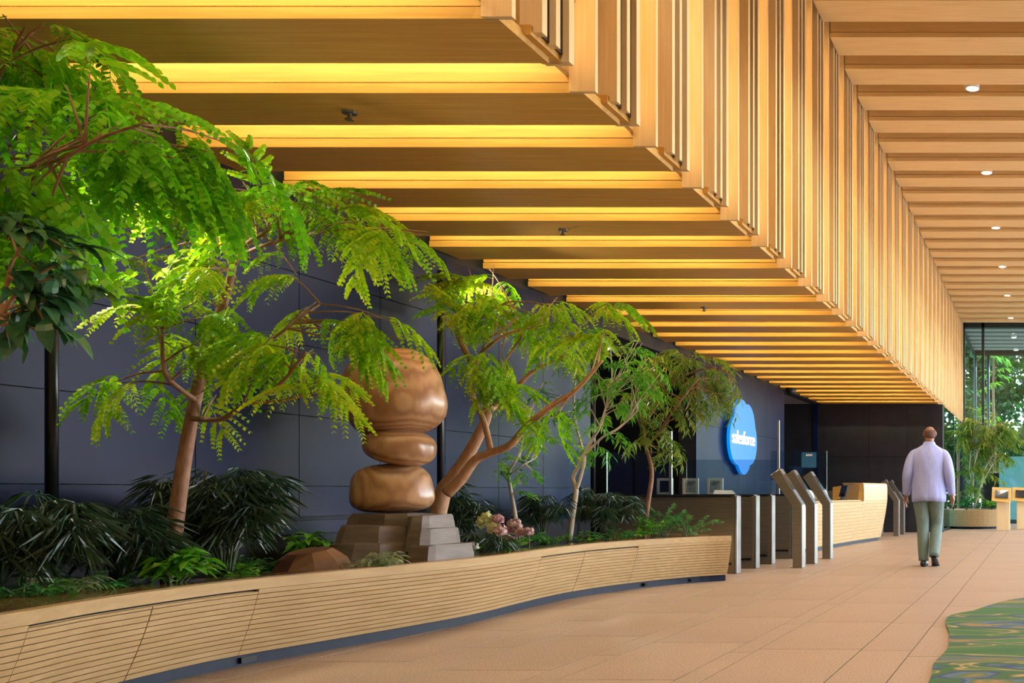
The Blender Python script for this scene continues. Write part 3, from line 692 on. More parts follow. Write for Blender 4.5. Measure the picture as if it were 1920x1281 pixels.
tree('slender_tree', 'pale forked slender tree with fresh lance leaves at the middle of the planter', .0050,
     [('trunk', [(1066, 1028, 0, 10), (1073, 970, 0, 10), (1080, 920, 0, 9), (1074, 897, 0, 7), (1084, 875, 0, 7), (1094, 855, 0, 7), (1110, 825, 0, 6), (1125, 800, 0, 5), (1136, 765, 0, 4), (1150, 720, 0, 3)]),
      ('branch', [(1081, 917, 0, 7), (1090, 890, 0, 6), (1096, 858, 0, 6), (1089, 832, .0001, 5), (1076, 772, .0001, 4), (1080, 700, .0001, 4), (1090, 650, .0001, 3)]),
      ('branch', [(1097, 852, 0, 5), (1130, 820, 0, 4), (1160, 803, 0, 4), (1195, 770, 0, 3)])],
     [(1110, 650, 35, 30, 9, 0), (1150, 640, 40, 30, 10, 0), (1190, 665, 40, 35, 11, 0), (1220, 690, 30, 35, 8, 0), (1130, 700, 40, 35, 9, 0), (1175, 720, 40, 35, 10, 0), (1100, 740, 30, 30, 5, 0), (1150, 765, 35, 25, 7, 0), (1205, 740, 30, 30, 7, 0), (1110, 835, 30, 18, 6, 0), (1080, 690, 30, 25, 5, 0), (1145, 800, 30, 20, 4, 0), (1060, 780, 25, 22, 4, 0)],
     M['bark_pale'], SPR['eucalypt'], sc=.74, seed=31, down=-.3, dens=1.7)

tree('slender_tree', 'thin stemmed sapling with sparse dark leaves between the forked tree and the pale slender tree', .0047,
     [('trunk', [(972, 1010, 0, 7), (966, 965, 0, 7), (957, 915, 0, 6), (955, 885, 0, 5), (975, 850, 0, 4), (985, 800, .0001, 3), (1000, 760, .0002, 3)]),
      ('branch', [(957, 905, 0, 4), (935, 890, 0, 3), (915, 870, 0, 2)]),
      ('branch', [(956, 890, 0, 4), (985, 870, 0, 3), (1010, 850, .0001, 2), (1020, 790, .0002, 2)])],
     [(925, 880, 28, 20, 8, 0), (965, 875, 28, 18, 8, 0), (995, 895, 22, 16, 5, 0), (985, 790, 30, 25, 7, .0001), (1020, 745, 35, 25, 9, .0003), (1000, 715, 30, 20, 6, .0003), (1035, 790, 25, 25, 6, .0002), (1000, 830, 30, 20, 5, .0001), (985, 930, 25, 15, 4, 0)],
     M['bark_pale'], SPR['eucalypt_small'], sc=.75, seed=41, dens=1.4)

tree('weeping_tree', 'olive green drooping tree at the far end of the planter beside the gates', .0055,
     [('trunk', [(1206, 1015, 0, 9), (1214, 950, 0, 9), (1222, 890, 0, 8), (1216, 855, 0, 7), (1206, 820, 0, 6), (1208, 770, 0, 5), (1230, 720, 0, 4)]),
      ('branch', [(1210, 840, 0, 5), (1235, 810, 0, 4), (1270, 760, -.0001, 4), (1310, 710, -.0001, 3)]),
      ('branch', [(1207, 800, 0, 5), (1260, 720, 0, 4), (1330, 690, 0, 3), (1370, 700, 0, 2)]),
      ('branch', [(1206, 815, 0, 4), (1190, 760, 0, 3), (1200, 690, 0, 3)])],
     [(1215, 670, 45, 30, 13, 0), (1265, 660, 40, 28, 13, 0), (1310, 685, 40, 30, 13, 0), (1350, 705, 35, 30, 12, 0), (1385, 720, 25, 25, 8, 0), (1240, 715, 45, 35, 14, 0), (1290, 735, 45, 35, 14, 0), (1340, 750, 35, 30, 10, 0), (1215, 765, 35, 35, 10, 0), (1260, 790, 40, 30, 11, 0), (1310, 790, 35, 25, 8, 0), (1185, 720, 30, 35, 8, 0), (1200, 820, 30, 20, 6, 0), (1275, 835, 35, 18, 5, 0), (1370, 770, 22, 28, 5, 0), (1230, 850, 25, 18, 4, 0)],
     M['bark'], SPR['olive'], sc=.82, seed=51, down=-.5, dens=1.5)

# ------------------------------------------------------------------ shrubs of narrow dark leaves and ground plants
def shrub(name, label, u, v0, v1, ru, D, n, meshes, seed, cat='shrub', sc=1., leafname='leaf', stems=9, group=None, flat=.8):
    """dome of leaves from photo row v0 (top) to v1 (base)"""
    rnd = random.Random(seed); base = P(u, v1, D); ru *= 1.08; base.z = max(.37, min(base.z, .40)); zt = EYE - (v0 - PV) * D
    h = zt - base.z; R_ = ru * D
    t = thing(name, label, cat, base, 0, group); sm_ = MB(); tops = []
    for q in range(stems):
        a = 2 * pi * q / stems + rnd.uniform(-.3, .3); r_ = R_ * rnd.uniform(.15, .75)
        tp = Vector((r_ * cos(a), r_ * sin(a) * flat, h * rnd.uniform(.55, .92) * (1 - .35 * (r_ / R_) ** 2)))
        sm_.tube([(rnd.uniform(-.02, .02), rnd.uniform(-.02, .02), 0), tp * .5 + Vector((0, 0, .1 * h)), tp], [.006, .005, .003], 5, 3); tops.append(tp)
    obj('stem', sm_, M['stem'], t, sm=True)
    for q in range(n):
        tp = tops[q % stems]; f = rnd.uniform(.35, 1.0) ** .7
        st = (tp * .5 + Vector((0, 0, .1 * h))).lerp(tp, (f - .5) * 2) if f > .5 else tp * f + Vector((0, 0, .1 * h * f))
        a = math.atan2(tp.y, tp.x) + rnd.gauss(0, 1.0)
        d = Vector((cos(a), sin(a), rnd.uniform(-.1, .6)))
        st.x = max(st.x, XW + .2 - base.x); wx = base.x + st.x
        if wx < XW + .25 and d.x < 0: d.x *= -.6
        if wx > -4.25 and d.x > 0 and base.y > 0: d.x *= .5
        me = rnd.choice(meshes); link(leafname, me, t, st, dirrot(d, rnd.uniform(-.3, .3)), sc * rnd.uniform(.75, 1.2))
    return t
G1 = 'dark feathery shrubs in the planter'
shrub('aralia_shrub', 'dark narrow leaved shrub at the left edge around the foot of the first pole lamp', 60, 925, 1105, 105, .0024, 150, WH, 1, sc=0.85, stems=12, group=G1)
shrub('aralia_shrub', 'dark narrow leaved shrub between the leftmost pole lamp and the slanting tan trunk', 220, 912, 1090, 75, .0026, 130, WH, 2, sc=0.81, stems=11, group=G1)
shrub('aralia_shrub', 'large dark narrow leaved shrub right of the slanting tan trunk, tallest of its kind', 425, 862, 1085, 105, .0029, 280, WH, 3, sc=0.78, stems=16, group=G1)
shrub('aralia_shrub', 'grey green narrow leaved shrub behind the slanting tan trunk', 335, 890, 1085, 50, .00298, 80, WH, 9, sc=0.74, stems=9, group=G1)
shrub('aralia_shrub', 'dark narrow leaved shrub at the right foot of the carved wooden sculpture', 850, 905, 1030, 50, .0043, 130, WH, 4, sc=0.70, stems=10, group=G1)
shrub('aralia_shrub', 'dark narrow leaved shrub behind the thin sapling and pink flowers', 1018, 918, 1020, 42, .0049, 80, WH, 5, sc=0.67, stems=9, group=G1)
shrub('aralia_shrub', 'dark narrow leaved shrub right of the pale forked slender tree', 1135, 908, 1020, 72, .0052, 170, WH, 6, sc=0.70, stems=13, group=G1)
shrub('aralia_shrub', 'small dark narrow leaved shrub in front of the sapling trunk by the wall trim', 905, 985, 1040, 35, .0040, 24, WH, 8, sc=.7, stems=7, group=G1)

BG = [broad_mesh(s + 5, M['lush'], ll=.075 + .01 * s, lw=.042) for s in range(3)]
FS = [spray_mesh(s + 60, M['fern'], 'frond', L=.20, n=19, ll=.05, lw=.013, droop=.2, lift=.6) for s in range(2)]
GS = [spray_mesh(s + 70, M['lush'], 'leaf_spray', L=.12, n=9, ll=.045, lw=.022, droop=.2, lift=.4) for s in range(2)]
VG = [spray_mesh(s + 80, M['variegated'], 'leaf_spray', L=.10, n=9, ll=.06, lw=.010, droop=.5, lift=.5) for s in range(2)]
DG = [spray_mesh(s + 90, M['fern'], 'leaf_spray', L=.12, n=9, ll=.05, lw=.016, droop=.3, lift=.3) for s in range(2)]
shrub('leafy_plant', 'bright green heart leaved ground plant at the foot of the slanting tan trunk', 325, 1030, 1108, 80, .00262, 130, BG, 12, 'plant', 1.25, stems=14)
shrub('leafy_plant', 'low dark green ground plant at the left end by the brown bench top', 180, 1082, 1115, 70, .0025, 45, DG, 13, 'plant', .9, 'leaf_spray', stems=10)
shrub('leafy_plant', 'low green ground plant beside the first pole lamp base', 40, 1085, 1125, 60, .0023, 34, DG, 14, 'plant', .8, 'leaf_spray', stems=9)
shrub('leafy_plant', 'bright yellow green plant behind the brown rock left of the sculpture', 565, 990, 1050, 52, .0034, 60, BG, 15, 'plant', 1.1, stems=10)
shrub('grass_tuft', 'low tuft of pale edged grass in front of the stepped sculpture base', 712, 1042, 1078, 48, .00325, 44, VG, 16, 'plant', .8, 'leaf_spray', stems=10)
shrub('leafy_plant', 'small dark ground plant left of the brown rock', 480, 1045, 1085, 40, .00315, 30, DG, 17, 'plant', .8, 'leaf_spray', stems=8)
shrub('leafy_plant', 'low green ground plant under the small white flowers', 872, 1018, 1052, 34, .00395, 34, GS, 18, 'plant', .7, 'leaf_spray', stems=9)
shrub('leafy_plant', 'low green plant under the pink flowers', 950, 1000, 1035, 44, .0044, 44, GS, 19, 'plant', .8, 'leaf_spray', stems=9)
shrub('leafy_plant', 'bright green moss like plant left of the pale trunk foot', 1035, 1000, 1022, 30, .0049, 26, GS, 20, 'plant', .7, 'leaf_spray', stems=7)
shrub('leafy_plant', 'bright green low plant right of the pale trunk foot', 1090, 1000, 1022, 26, .0050, 24, GS, 24, 'plant', .7, 'leaf_spray', stems=7)
shrub('leafy_plant', 'bright green low plant at the foot of the weeping tree', 1195, 985, 1012, 30, .0052, 30, GS, 21, 'plant', .9, 'leaf_spray', stems=7)
shrub('fern', 'green fern behind the far end of the planter', 1245, 955, 1005, 42, .0055, 30, FS, 22, 'plant', .9, 'frond', stems=8)
shrub('fern', 'green fern nearest the planter tip by the first gate', 1290, 970, 1005, 38, .0054, 30, FS, 23, 'plant', .8, 'frond', stems=8)

for q, (u, v0, v1, ru, D, n, me, mm, lb) in enumerate(((920, 1015, 1048, 40, .0042, 40, GS, 'leaf_spray', 'low bright green plant in front of the pale green hydrangea heads'), (1150, 990, 1015, 40, .0051, 40, DG, 'leaf_spray', 'low dark green plant before the shrub right of the pale trunk'),
        (995, 1000, 1030, 30, .0046, 30, DG, 'leaf_spray', 'low dark green plant right of the pink flowers'), (105, 1075, 1120, 60, .0024, 44, VG, 'leaf_spray', 'pale edged grassy plant right of the first pole lamp base'), (435, 1055, 1090, 40, .0029, 36, GS, 'leaf_spray', 'low bright green plant under the tallest dark shrub'),
        (640, 1010, 1050, 36, .0037, 30, BG, 'leaf', 'yellow green plant tucked behind the left of the stepped base'), (1225, 965, 1008, 34, .0053, 36, GS, 'leaf_spray', 'bright green bushy plant left of the two ferns'))):
    shrub('leafy_plant', lb, u, v0, v1, ru, D, n, me, 50 + q, 'plant', .85, mm, stems=9)
def bloom(name, label, u, v, D, r, m, seed, petals=44):
    """round flower head of overlapping petals on a stalk"""
    rnd = random.Random(seed); c = P(u, v, D); base = Vector((c.x, c.y, .38)); t = thing(name, label, 'flower', base); h = c.z - .38
    mb = MB(); mb.tube([(0, 0, 0), (.01, 0, h * .6), (0, 0, h)], .004, 5, 2); obj('stem', mb, M['stem'], t, sm=True)
    mb = MB()
    for q in range(petals):
        zz = 1 - 1.5 * (q + .5) / petals; a = q * 2.39996; s = sqrt(max(0, 1 - zz * zz)); n = Vector((s * cos(a), s * sin(a), zz))
        tgt = n.cross(Vector((.3, .2, 1))).normalized(); b = n.cross(tgt); n = (n + Vector((rnd.uniform(-.5, .5), rnd.uniform(-.5, .5), rnd.uniform(-.3, .4)))).normalized(); cc = Vector((0, 0, h)) + n * r * rnd.uniform(.6, 1.1)
        mb.poly([cc + (tgt * cos(x) + b * sin(x)) * r * .42 + n * r * .12 * (1 if i % 2 else -1) for i, x in enumerate([2 * pi * j / 6 for j in range(6)])])
    obj('bloom', mb, M[m], t)
    return t
for q, (u, v, r, m, lb) in enumerate(((912, 978, .052, 'cream', 'pale green hydrangea head, leftmost of the flower clump'), (926, 992, .04, 'cream', 'smaller pale green hydrangea head below the leftmost one'), (933, 975, .032, 'pink', 'small pink flower head at the top of the clump'),
        (938, 997, .038, 'pink', 'pink flower head in the middle of the clump left side'), (952, 1005, .044, 'pink', 'deep pink flower head lowest in the clump'), (965, 985, .042, 'pink', 'pale pink flower head by the sapling stem'), (972, 1000, .036, 'pink', 'pale pink flower head right of the lowest pink one'), (990, 998, .034, 'pink', 'dusky pink flower head, rightmost of the clump'))):
    bloom('hydrangea', lb, u, v, .0040 if u < 950 else .00425, r * 1.15, m, q)
for q, (u, v, lb) in enumerate(((868, 1034, 'small white flower beside the sculpture base'), (888, 1032, 'small white flower at the middle of the low green plant'), (877, 1042, 'small white flower nearest the bench edge'))):
    bloom('white_flower', lb, u, v - 6, .0039, .034, 'white_petal', q, 16)

# ------------------------------------------------------------------ carved wooden sculpture (plain rounded forms) on its split stepped base
def blob(mb, c, rx, ry, rz, sq=2.0, taper=0., nseg=28, nr=16, rough=0., tilt=0.):
    rings = []
    for i in range(1, nr):
        t = pi * i / nr; z = cos(t); s = sin(t)
        s = abs(s) ** (2 / sq); zz = math.copysign(abs(z) ** (2 / sq), z); k = 1 + taper * zz
        ring = []
        for q in range(nseg):
            a = 2 * pi * q / nseg; p = Vector((rx * s * k * cos(a), ry * s * k * sin(a), rz * zz))
            if rough: p *= 1 + rough * noise.noise(p * 3.1 + Vector((7, 3, 1)))
            p = Matrix.Rotation(tilt, 3, 'Y') @ p; ring.append(Vector(c) + p)
        rings.append(ring)
    mb.loft(rings[::-1])
SD = .0036
sc0 = P(742, 1072, SD); sc0.z = .37
scul = thing('sculpture', 'tall carved wooden sculpture of rounded stacked boulders on a split stepped base', 'sculpture', sc0)
def sp(u, v): return P(u, v, SD) - sc0
def pebble(nm, u, v, rx, ry, rz, sq, taper, tilt, dy=0., fl=.012):
    m = MB(); c = sp(u, v) + Vector((0, dy, 0)); blob(m, (0, 0, 0), rx, ry, rz, sq, taper, 48, 30, .07, 0)
    out = []
    for p in m.v:      # shallow gouge marks running round the form
        p = Vector(p); a = math.atan2(p.y, p.x); k = 1 + fl * sin(9 * a + 22 * p.z + 2 * sin(3 * a)); out.append(tuple(Matrix.Rotation(tilt, 3, 'Y') @ Vector((p.x * k, p.y * k, p.z)) + c))
    m.v = out; obj(nm, m, M['carved'], scul, sm=True)
pebble('top_form', 738, 738, .30, .27, .285, 2.9, -.05, -.22)
pebble('middle_form', 752, 838, .215, .21, .125, 2.5, 0, .16, -.02)
pebble('lower_form', 728, 916, .25, .22, .165, 3.2, -.10, -.05, .03, .008)
rnd = random.Random(4)
def slab(mb, u0, u1, v0, v1, dy0, dy1, seed, n=11, topk=.9):
    """irregular split block between photo columns and rows at the sculpture's depth"""
    r_ = random.Random(seed); x0, x1 = (u0 - PU) * SD - sc0.x, (u1 - PU) * SD - sc0.x; z1, z0 = EYE - (v0 - PV) * SD - sc0.z, EYE - (v1 - PV) * SD - sc0.z
    cx, cy = (x0 + x1) / 2, (dy0 + dy1) / 2; rx, ry = (x1 - x0) / 2, (dy1 - dy0) / 2; rings = []
    ang = [2 * pi * i / n + r_.uniform(-.2, .2) for i in range(n)]; kk = [r_.uniform(.92, 1.08) for _ in ang]
    for z, s in ((z0, 1.06), (z0 + .6 * (z1 - z0), 1.0), (z1 - .012, topk + .04), (z1, topk)):
        rings.append([Vector((cx + rx * s * k * abs(cos(a)) ** .6 * math.copysign(1, cos(a)), cy + ry * s * k * abs(sin(a)) ** .6 * math.copysign(1, sin(a)), z + r_.uniform(-.006, .006))) for a, k in zip(ang, kk)])
    mb.loft(rings)
for (a, b, c, d, y0, y1, sd_, mt) in ((676, 788, 962, 985, -.20, .26, 1, 'rock_wood'), (786, 826, 966, 1000, -.18, .22, 2, 'rock_face'), (662, 792, 983, 1018, -.27, .30, 3, 'rock_face'), (794, 834, 990, 1030, -.22, .25, 4, 'rock_face'),
        (640, 800, 1014, 1058, -.34, .36, 5, 'rock_face'), (804, 856, 1020, 1072, -.28, .28, 6, 'rock_face'), (610, 800, 1052, 1074, -.36, .4, 7, 'rock_wood'), (600, 660, 1018, 1074, -.25, .3, 8, 'rock_wood')):
    m = MB(); slab(m, a, b, c, d, y0, y1, sd_); obj('base_block', m, M[mt], scul)
rk = P(575, 1072, .0032); rk.z = .37
m = MB(); blob(m, (0, 0, .07), .22, .22, .13, 2.6, -.2, 9, 6, .5); r_ = obj('rock', m, M['brown_rock'], None, rk); tag(r_, 'low angular brown rock left of the sculpture base', 'rock')

# ------------------------------------------------------------------ turnstile gates and card posts
gY = [11.1, 11.85, 12.55, 13.6]
gl = ['steel turnstile cabinet nearest the planter tip, first of four', 'steel turnstile cabinet second from the planter', 'steel turnstile cabinet third from the planter', 'steel turnstile cabinet fourth from the planter, by the reception desk']
for q, (y, lb) in enumerate(zip(gY, gl)):
    t = thing('turnstile', lb, 'turnstile', (-4.15, y, 0), 0, 'turnstile cabinets of the entrance gates')
    bevel(obj('cabinet', box(-.75, .735, -.07, .07, 0, .87), M['steel'], t), .012)
    bevel(obj('end_strip', box(.735, .765, -.075, .075, 0, .875), M['steel_edge'], t), .008)
    obj('top_plate', box(-.75, .735, -.075, .075, .872, .885), M['dark_screen'], t)
    obj('slot', box(.45, .70, -.078, -.07, .10, .125), M['black_metal'], t)
    obj('slot', box(-.3, .70, -.078, -.07, .86, .868), M['black_metal'], t)
    if q in (0, 3):
        g = obj('glass_fin', box(-.72, .0 if q == 0 else .55, -.008, .008, .885, 1.36), M['glass_gate'], t)
        obj('clamp', box(-.02 if q == 0 else .53, .01 if q == 0 else .56, -.014, .014, .885, 1.6 if q == 0 else 1.9), M['steel_edge'], t)
    obj('barrier', box(-.30, .02, .075, .40, .25, .84), M['glass_gate'], t)
def bent_post(label, x, y, s=1., m='steel', grp='bent steel card posts of the gates'):
    t = thing('card_post', label, 'post', (x, y, 0), 0, grp)
    k = .085 * s
    prof = [(-.05 * s, 0), (.055 * s, 0), (.055 * s, .76 * s), (-.215 * s, 1.19 * s), (-.235 * s, 1.18 * s), (-.32 * s, 1.12 * s), (-.05 * s, .73 * s)]
    mb = MB(); mb.prism([(a, -k, b) for a, b in prof], (0, 2 * k, 0)); bevel(obj('post', mb, M[m], t), .006)
    mb = MB(); mb.prism([(a, -k * .96, b) for a, b in ((.056 * s, 0), (.062 * s, 0), (.062 * s, .762 * s), (-.21 * s, 1.196 * s), (-.215 * s, 1.192 * s), (.056 * s, .76 * s))], (0, 1.92 * k, 0)); obj('face_strip', mb, M['steel_edge'], t)
    mb = MB(); mb.prism([(a, -k * .7, b) for a, b in ((-.05 * s, .94 * s), (-.17 * s, 1.13 * s), (-.166 * s, 1.134 * s), (-.046 * s, .944 * s))], (0, 1.4 * k, 0)); obj('reader', mb, M['dark_screen'], t)
    mb = MB(); mb.box(-.07 * s, .075 * s, -k - .01, k + .01, 0, .008); obj('foot_plate', mb, M['steel'], t)
for y, lb in zip((11.95, 12.62, 13.56), ('bent bronze steel card post nearest the camera', 'bent bronze steel card post in the middle of three', 'bent bronze steel card post nearest the reception desk')):
    bent_post(lb, -2.925, y)
for y, x, lb in ((20.4, -2.97, 'distant bent card post left of the walking man'), (21.2, -2.97, 'distant bent card post behind the walking man sleeve')):
    bent_post(lb, x, y, .98)
t = thing('turnstile', 'distant steel turnstile cabinet at the end of the reception desk', 'turnstile', (-3.8, 20.2, 0), 0, 'turnstile cabinets of the far gates')
bevel(obj('cabinet', box(-.7, .56, -.07, .07, 0, .93), M['steel'], t), .012); obj('end_strip', box(.56, .58, -.075, .075, 0, .935), M['steel_edge'], t)

# backlit blue sign on the wall, shelf with frames below
sg = thing('wall_sign', 'large backlit blue cloud shaped sign with white lettering on the far slate wall', 'sign', (XW + .06, 16.1, 1.80)); sg.scale = (1, .86, .86)
outline = []
for cx, cz, r in ((-.36, -.06, .46), (-.08, .22, .50), (.30, .18, .48), (.46, -.06, .44), (.05, -.22, .48)):
    outline.append((cx, cz, r))
N = 72; ring = []
for q in range(N):
    a = 2 * pi * q / N; d = Vector((cos(a), sin(a))); best = .3
    for cx, cz, r in outline:
        c = Vector((cx, cz)); b_ = d.dot(c); disc = b_ * b_ - c.dot(c) + r * r
        if disc > 0: best = max(best, b_ + sqrt(disc))
    ring.append((0, d.x * best, d.y * best))
m = MB(); m.prism(ring, (.05, 0, 0)); obj('cloud_panel', m, M['sign_blue'], sg)
fc = bpy.data.curves.new('lettering', 'FONT'); fc.body = 'salesforce'; fc.size = .36; fc.extrude = .008; fc.align_x = 'CENTER'; fc.align_y = 'CENTER'
fc.materials.append(M['sign_white']); tmp = link('lettering', fc)
me = bpy.data.meshes.new_from_object(tmp.evaluated_get(bpy.context.evaluated_depsgraph_get())); bpy.data.objects.remove(tmp)
link('lettering', me, sg, (.06, 0, -.02), (pi / 2, 0, pi / 2))
sh = thing('shelf', 'dark narrow console behind the turnstiles holding three white frames', 'shelf', (-5.0, 14.0, 0))
bevel(obj('top', box(-.55, .50, -.16, .14, .845, .875), M['black_wall'], sh), .004); obj('carcass', box(-.53, .48, -.14, .13, .05, .845), M['black_wall'], sh); obj('plinth', box(-.5, .45, -.10, .12, 0, .05), M['plinth'], sh)
for q, (u, lb) in enumerate(((1247, 'white picture frame with a dark print, leftmost of three on the console'), (1295, 'white picture frame in the middle of three on the console'), (1341, 'white picture frame, rightmost of three on the console'))):
    D = 14.0 / F; t = thing('picture_frame', lb, 'frame', ((u - PU) * D, 14.0, .875), 0, 'white frames on the console')
    mb = MB(); w, h = .112, .235
    for a in ((-w, -w + .035, 0, h), (w - .035, w, 0, h), (-w + .035, w - .035, 0, .035), (-w + .035, w - .035, h - .035, h)): mb.box(a[0], a[1], -.012, .012, a[2], a[3])
    obj('frame', mb, M['white'], t); obj('print', box(-w + .035, w - .035, -.004, .008, .035, h - .035), M['dark_screen'] if q == 0 else mixed('pale_print_%d' % q, (.05, .08, .13), (.62, .68, .72), ns=9, rough=.4), t)
    obj('back_strut', box(-.012, .012, .012, .07, 0, .12), M['white'], t)
# dome camera and sprinklers under the low ceiling
def sprinkler(u, v, lb):
    D = (ZL - EYE) / (PV - v); t = thing('sprinkler', lb, 'sprinkler', ((u - PU) * D, F * D, ZL), 0, 'sprinklers under the low ceiling')
    m = MB(); m.tube([(0, 0, 0), (0, 0, -.012)], .035, 14, 1); obj('flange', m, M['steel_edge'], t)
    m = MB(); m.tube([(0, 0, -.012), (0, 0, -.04)], .010, 8, 1); m.tube([(0, 0, -.04), (0, 0, -.045)], .022, 10, 1); obj('nozzle', m, M['steel'], t)
sprinkler(655, 209, 'small sprinkler on the low ceiling board nearest the camera'); sprinkler(1055, 430, 'small sprinkler on the middle of the low ceiling'); sprinkler(1320, 576, 'small sprinkler on the low ceiling, farthest of three')
D = (ZL - EYE) / (PV - 728); t = thing('dome_camera', 'small black dome camera under the far end of the low ceiling', 'camera', ((1483 - PU) * D, F * D, ZL))
m = MB(); m.tube([(0, 0, 0), (0, 0, -.05)], .10, 16, 1); obj('mount', m, M['black_metal'], t); m = MB(); blob(m, (0, 0, -.05), .085, .085, .085, nseg=16, nr=10); obj('dome', m, M['dark_screen'], t, sm=True)

# ------------------------------------------------------------------ reception desk
desk = thing('reception_desk', 'light oak boat shaped reception desk with slatted front behind the card posts', 'desk', (-3.6, 16.5, 0))
dpath = Path(curve_pts([(14.15, -3.75), (14.35, -3.48), (15.2, -3.33), (16.2, -3.22), (17.3, -3.10), (18.2, -2.96), (18.75, -2.88), (19.0, -2.95)], 44))
def dobj(name, mb, m):
    mb.v = [tuple(Vector(v) + Vector((3.6, -16.5, 0))) for v in mb.v]; return obj(name, mb, m, desk)
cut = min(range(45), key=lambda i: abs(dpath.p[i].y - 17.4))
def dl_(z, top=1.06): return -.16 * max(0, (top - z) / top) ** 1.5 - (.03 * max(0, z - .75) / .31)
for r in range(12):
    z0 = .06 + r * .0575; z1 = z0 + .055
    dobj('slat', dpath.strip(0, cut, [(dl_(z0) - .03, z0), (dl_(z0), z0), (dl_(z1), z1), (dl_(z1) - .03, z1)]), M['oak_y'])
for r in range(17):
    z0 = .06 + r * .0588; z1 = z0 + .0565
    dobj('slat', dpath.strip(cut, 44, [(dl_(z0) - .03, z0), (dl_(z0), z0), (dl_(z1), z1), (dl_(z1) - .03, z1)]), M['oak_y'])
dobj('plinth', dpath.strip(0, 44, [(dl_(0) - .05, 0), (dl_(0) - .03, 0), (dl_(0) - .03, .058), (dl_(0) - .05, .058)]), M['plinth'])
dobj('counter_top', dpath.strip(0, cut, [(-.06, .752), (-.075, .775), (-.62, .775), (-.62, .752)]), M['oak_y'])
dobj('raised_top', dpath.strip(cut, 44, [(-.04, 1.06), (-.05, 1.075), (-.42, 1.075), (-.42, 1.06)]), M['oak_y'])
i = cut; a = dpath.at(i, -.05, 0); b = dpath.at(i, -.60, 0)
m = MB(); m.prism([(a.x, a.y, .775), (a.x, a.y, 1.075), (b.x, b.y, 1.0), (b.x, b.y, .775)], (0, .03, 0)); dobj('raised_side', m, M['oak_x'])
dobj('body', dpath.strip(0, cut, [(-.24, .05), (-.20, .74), (-.55, .74), (-.55, .05)]), M['oak_y']); dobj('body', dpath.strip(cut, 44, [(-.24, .05), (-.10, 1.05), (-.40, 1.05), (-.40, .05)]), M['oak_y'])
# things on the desk
t = thing('monitor', 'small black monitor tilted on the reception desk', 'monitor', (-3.42, 17.0, .775), radians(-60))
obj('screen', box(-.16, .16, -.012, .012, .06, .26), M['dark_screen'], t, rot=(radians(-15), 0, 0)); obj('stand', box(-.02, .02, -.01, .05, 0, .12), M['black_metal'], t); obj('foot', box(-.08, .08, -.06, .07, 0, .012), M['black_metal'], t)
t = thing('glass_shield', 'clear glass shield with a blue card standing on the reception desk', 'screen', (-3.75, 15.4, .775), 0)
obj('pane', box(-.45, .42, -.004, .004, .03, .78), M['glass_gate'], t); obj('edge', box(.415, .425, -.006, .006, 0, .78), M['steel_edge'], t); obj('foot', box(-.45, .42, -.05, .05, 0, .03), M['steel'], t)
obj('card', box(.03, .26, -.009, -.004, .52, .76), M['blue_card'], t)['label'] = 'blue card with a small white mark'
obj('mark', box(.10, .20, -.012, -.009, .70, .73), M['white'], t)
for x, y, s, lb in ((-3.50, 14.75, .11, 'white paper roll on the reception desk behind the middle card post'), (-3.42, 15.3, .12, 'white paper stack leaning on the reception desk behind the third card post')):
    m = MB(); blob(m, (0, 0, s * .8), s * 1.1, s * .9, s * .8, 3, -.2, 18, 10); o = obj('paper_holder', m, M['white'], None, (x, y, .775), sm=True); tag(o, lb, 'paper')
t = thing('paper_sheet', 'white folded paper on top of the fourth turnstile', 'paper', (-4.35, 13.6, .886), radians(20)); m = MB(); m.prism([(-.15, -.06, 0), (.15, -.06, 0), (.10, -.06, .05), (-.13, -.06, .055)], (0, .12, 0)); obj('sheet', m, M['white'], t)

# ------------------------------------------------------------------ far round planter with tree, kiosk
fp = thing('planter', 'round light oak planter with slatted side near the glass front', 'planter', (-1.62, 25.0, 0))
def ell(rx, ry, z, n=40): return [(rx * cos(2 * pi * q / n), ry * sin(2 * pi * q / n), z) for q in range(n)]
for r in range(7):
    z0 = .06 + r * .06; z1 = z0 + .057; k0 = .90 + .10 * (z0 / .48); k1 = .90 + .10 * (z1 / .48)
    m = MB(); m.loft([ell(.86 * k0 - .03, .95 * k0 - .03, z0), ell(.86 * k0, .95 * k0, z0), ell(.86 * k1, .95 * k1, z1), ell(.86 * k1 - .03, .95 * k1 - .03, z1), ell(.86 * k0 - .03, .95 * k0 - .03, z0)], cap=False); obj('slat', m, M['oak_y'], fp)
m = MB(); m.loft([ell(.72, .80, 0), ell(.72, .80, .06)]); obj('plinth', m, M['plinth'], fp)
m = MB(); m.loft([ell(.75, .83, .1), ell(.80, .88, .41)]); obj('soil', m, M['soil'], fp)
tD = 25.0 / F
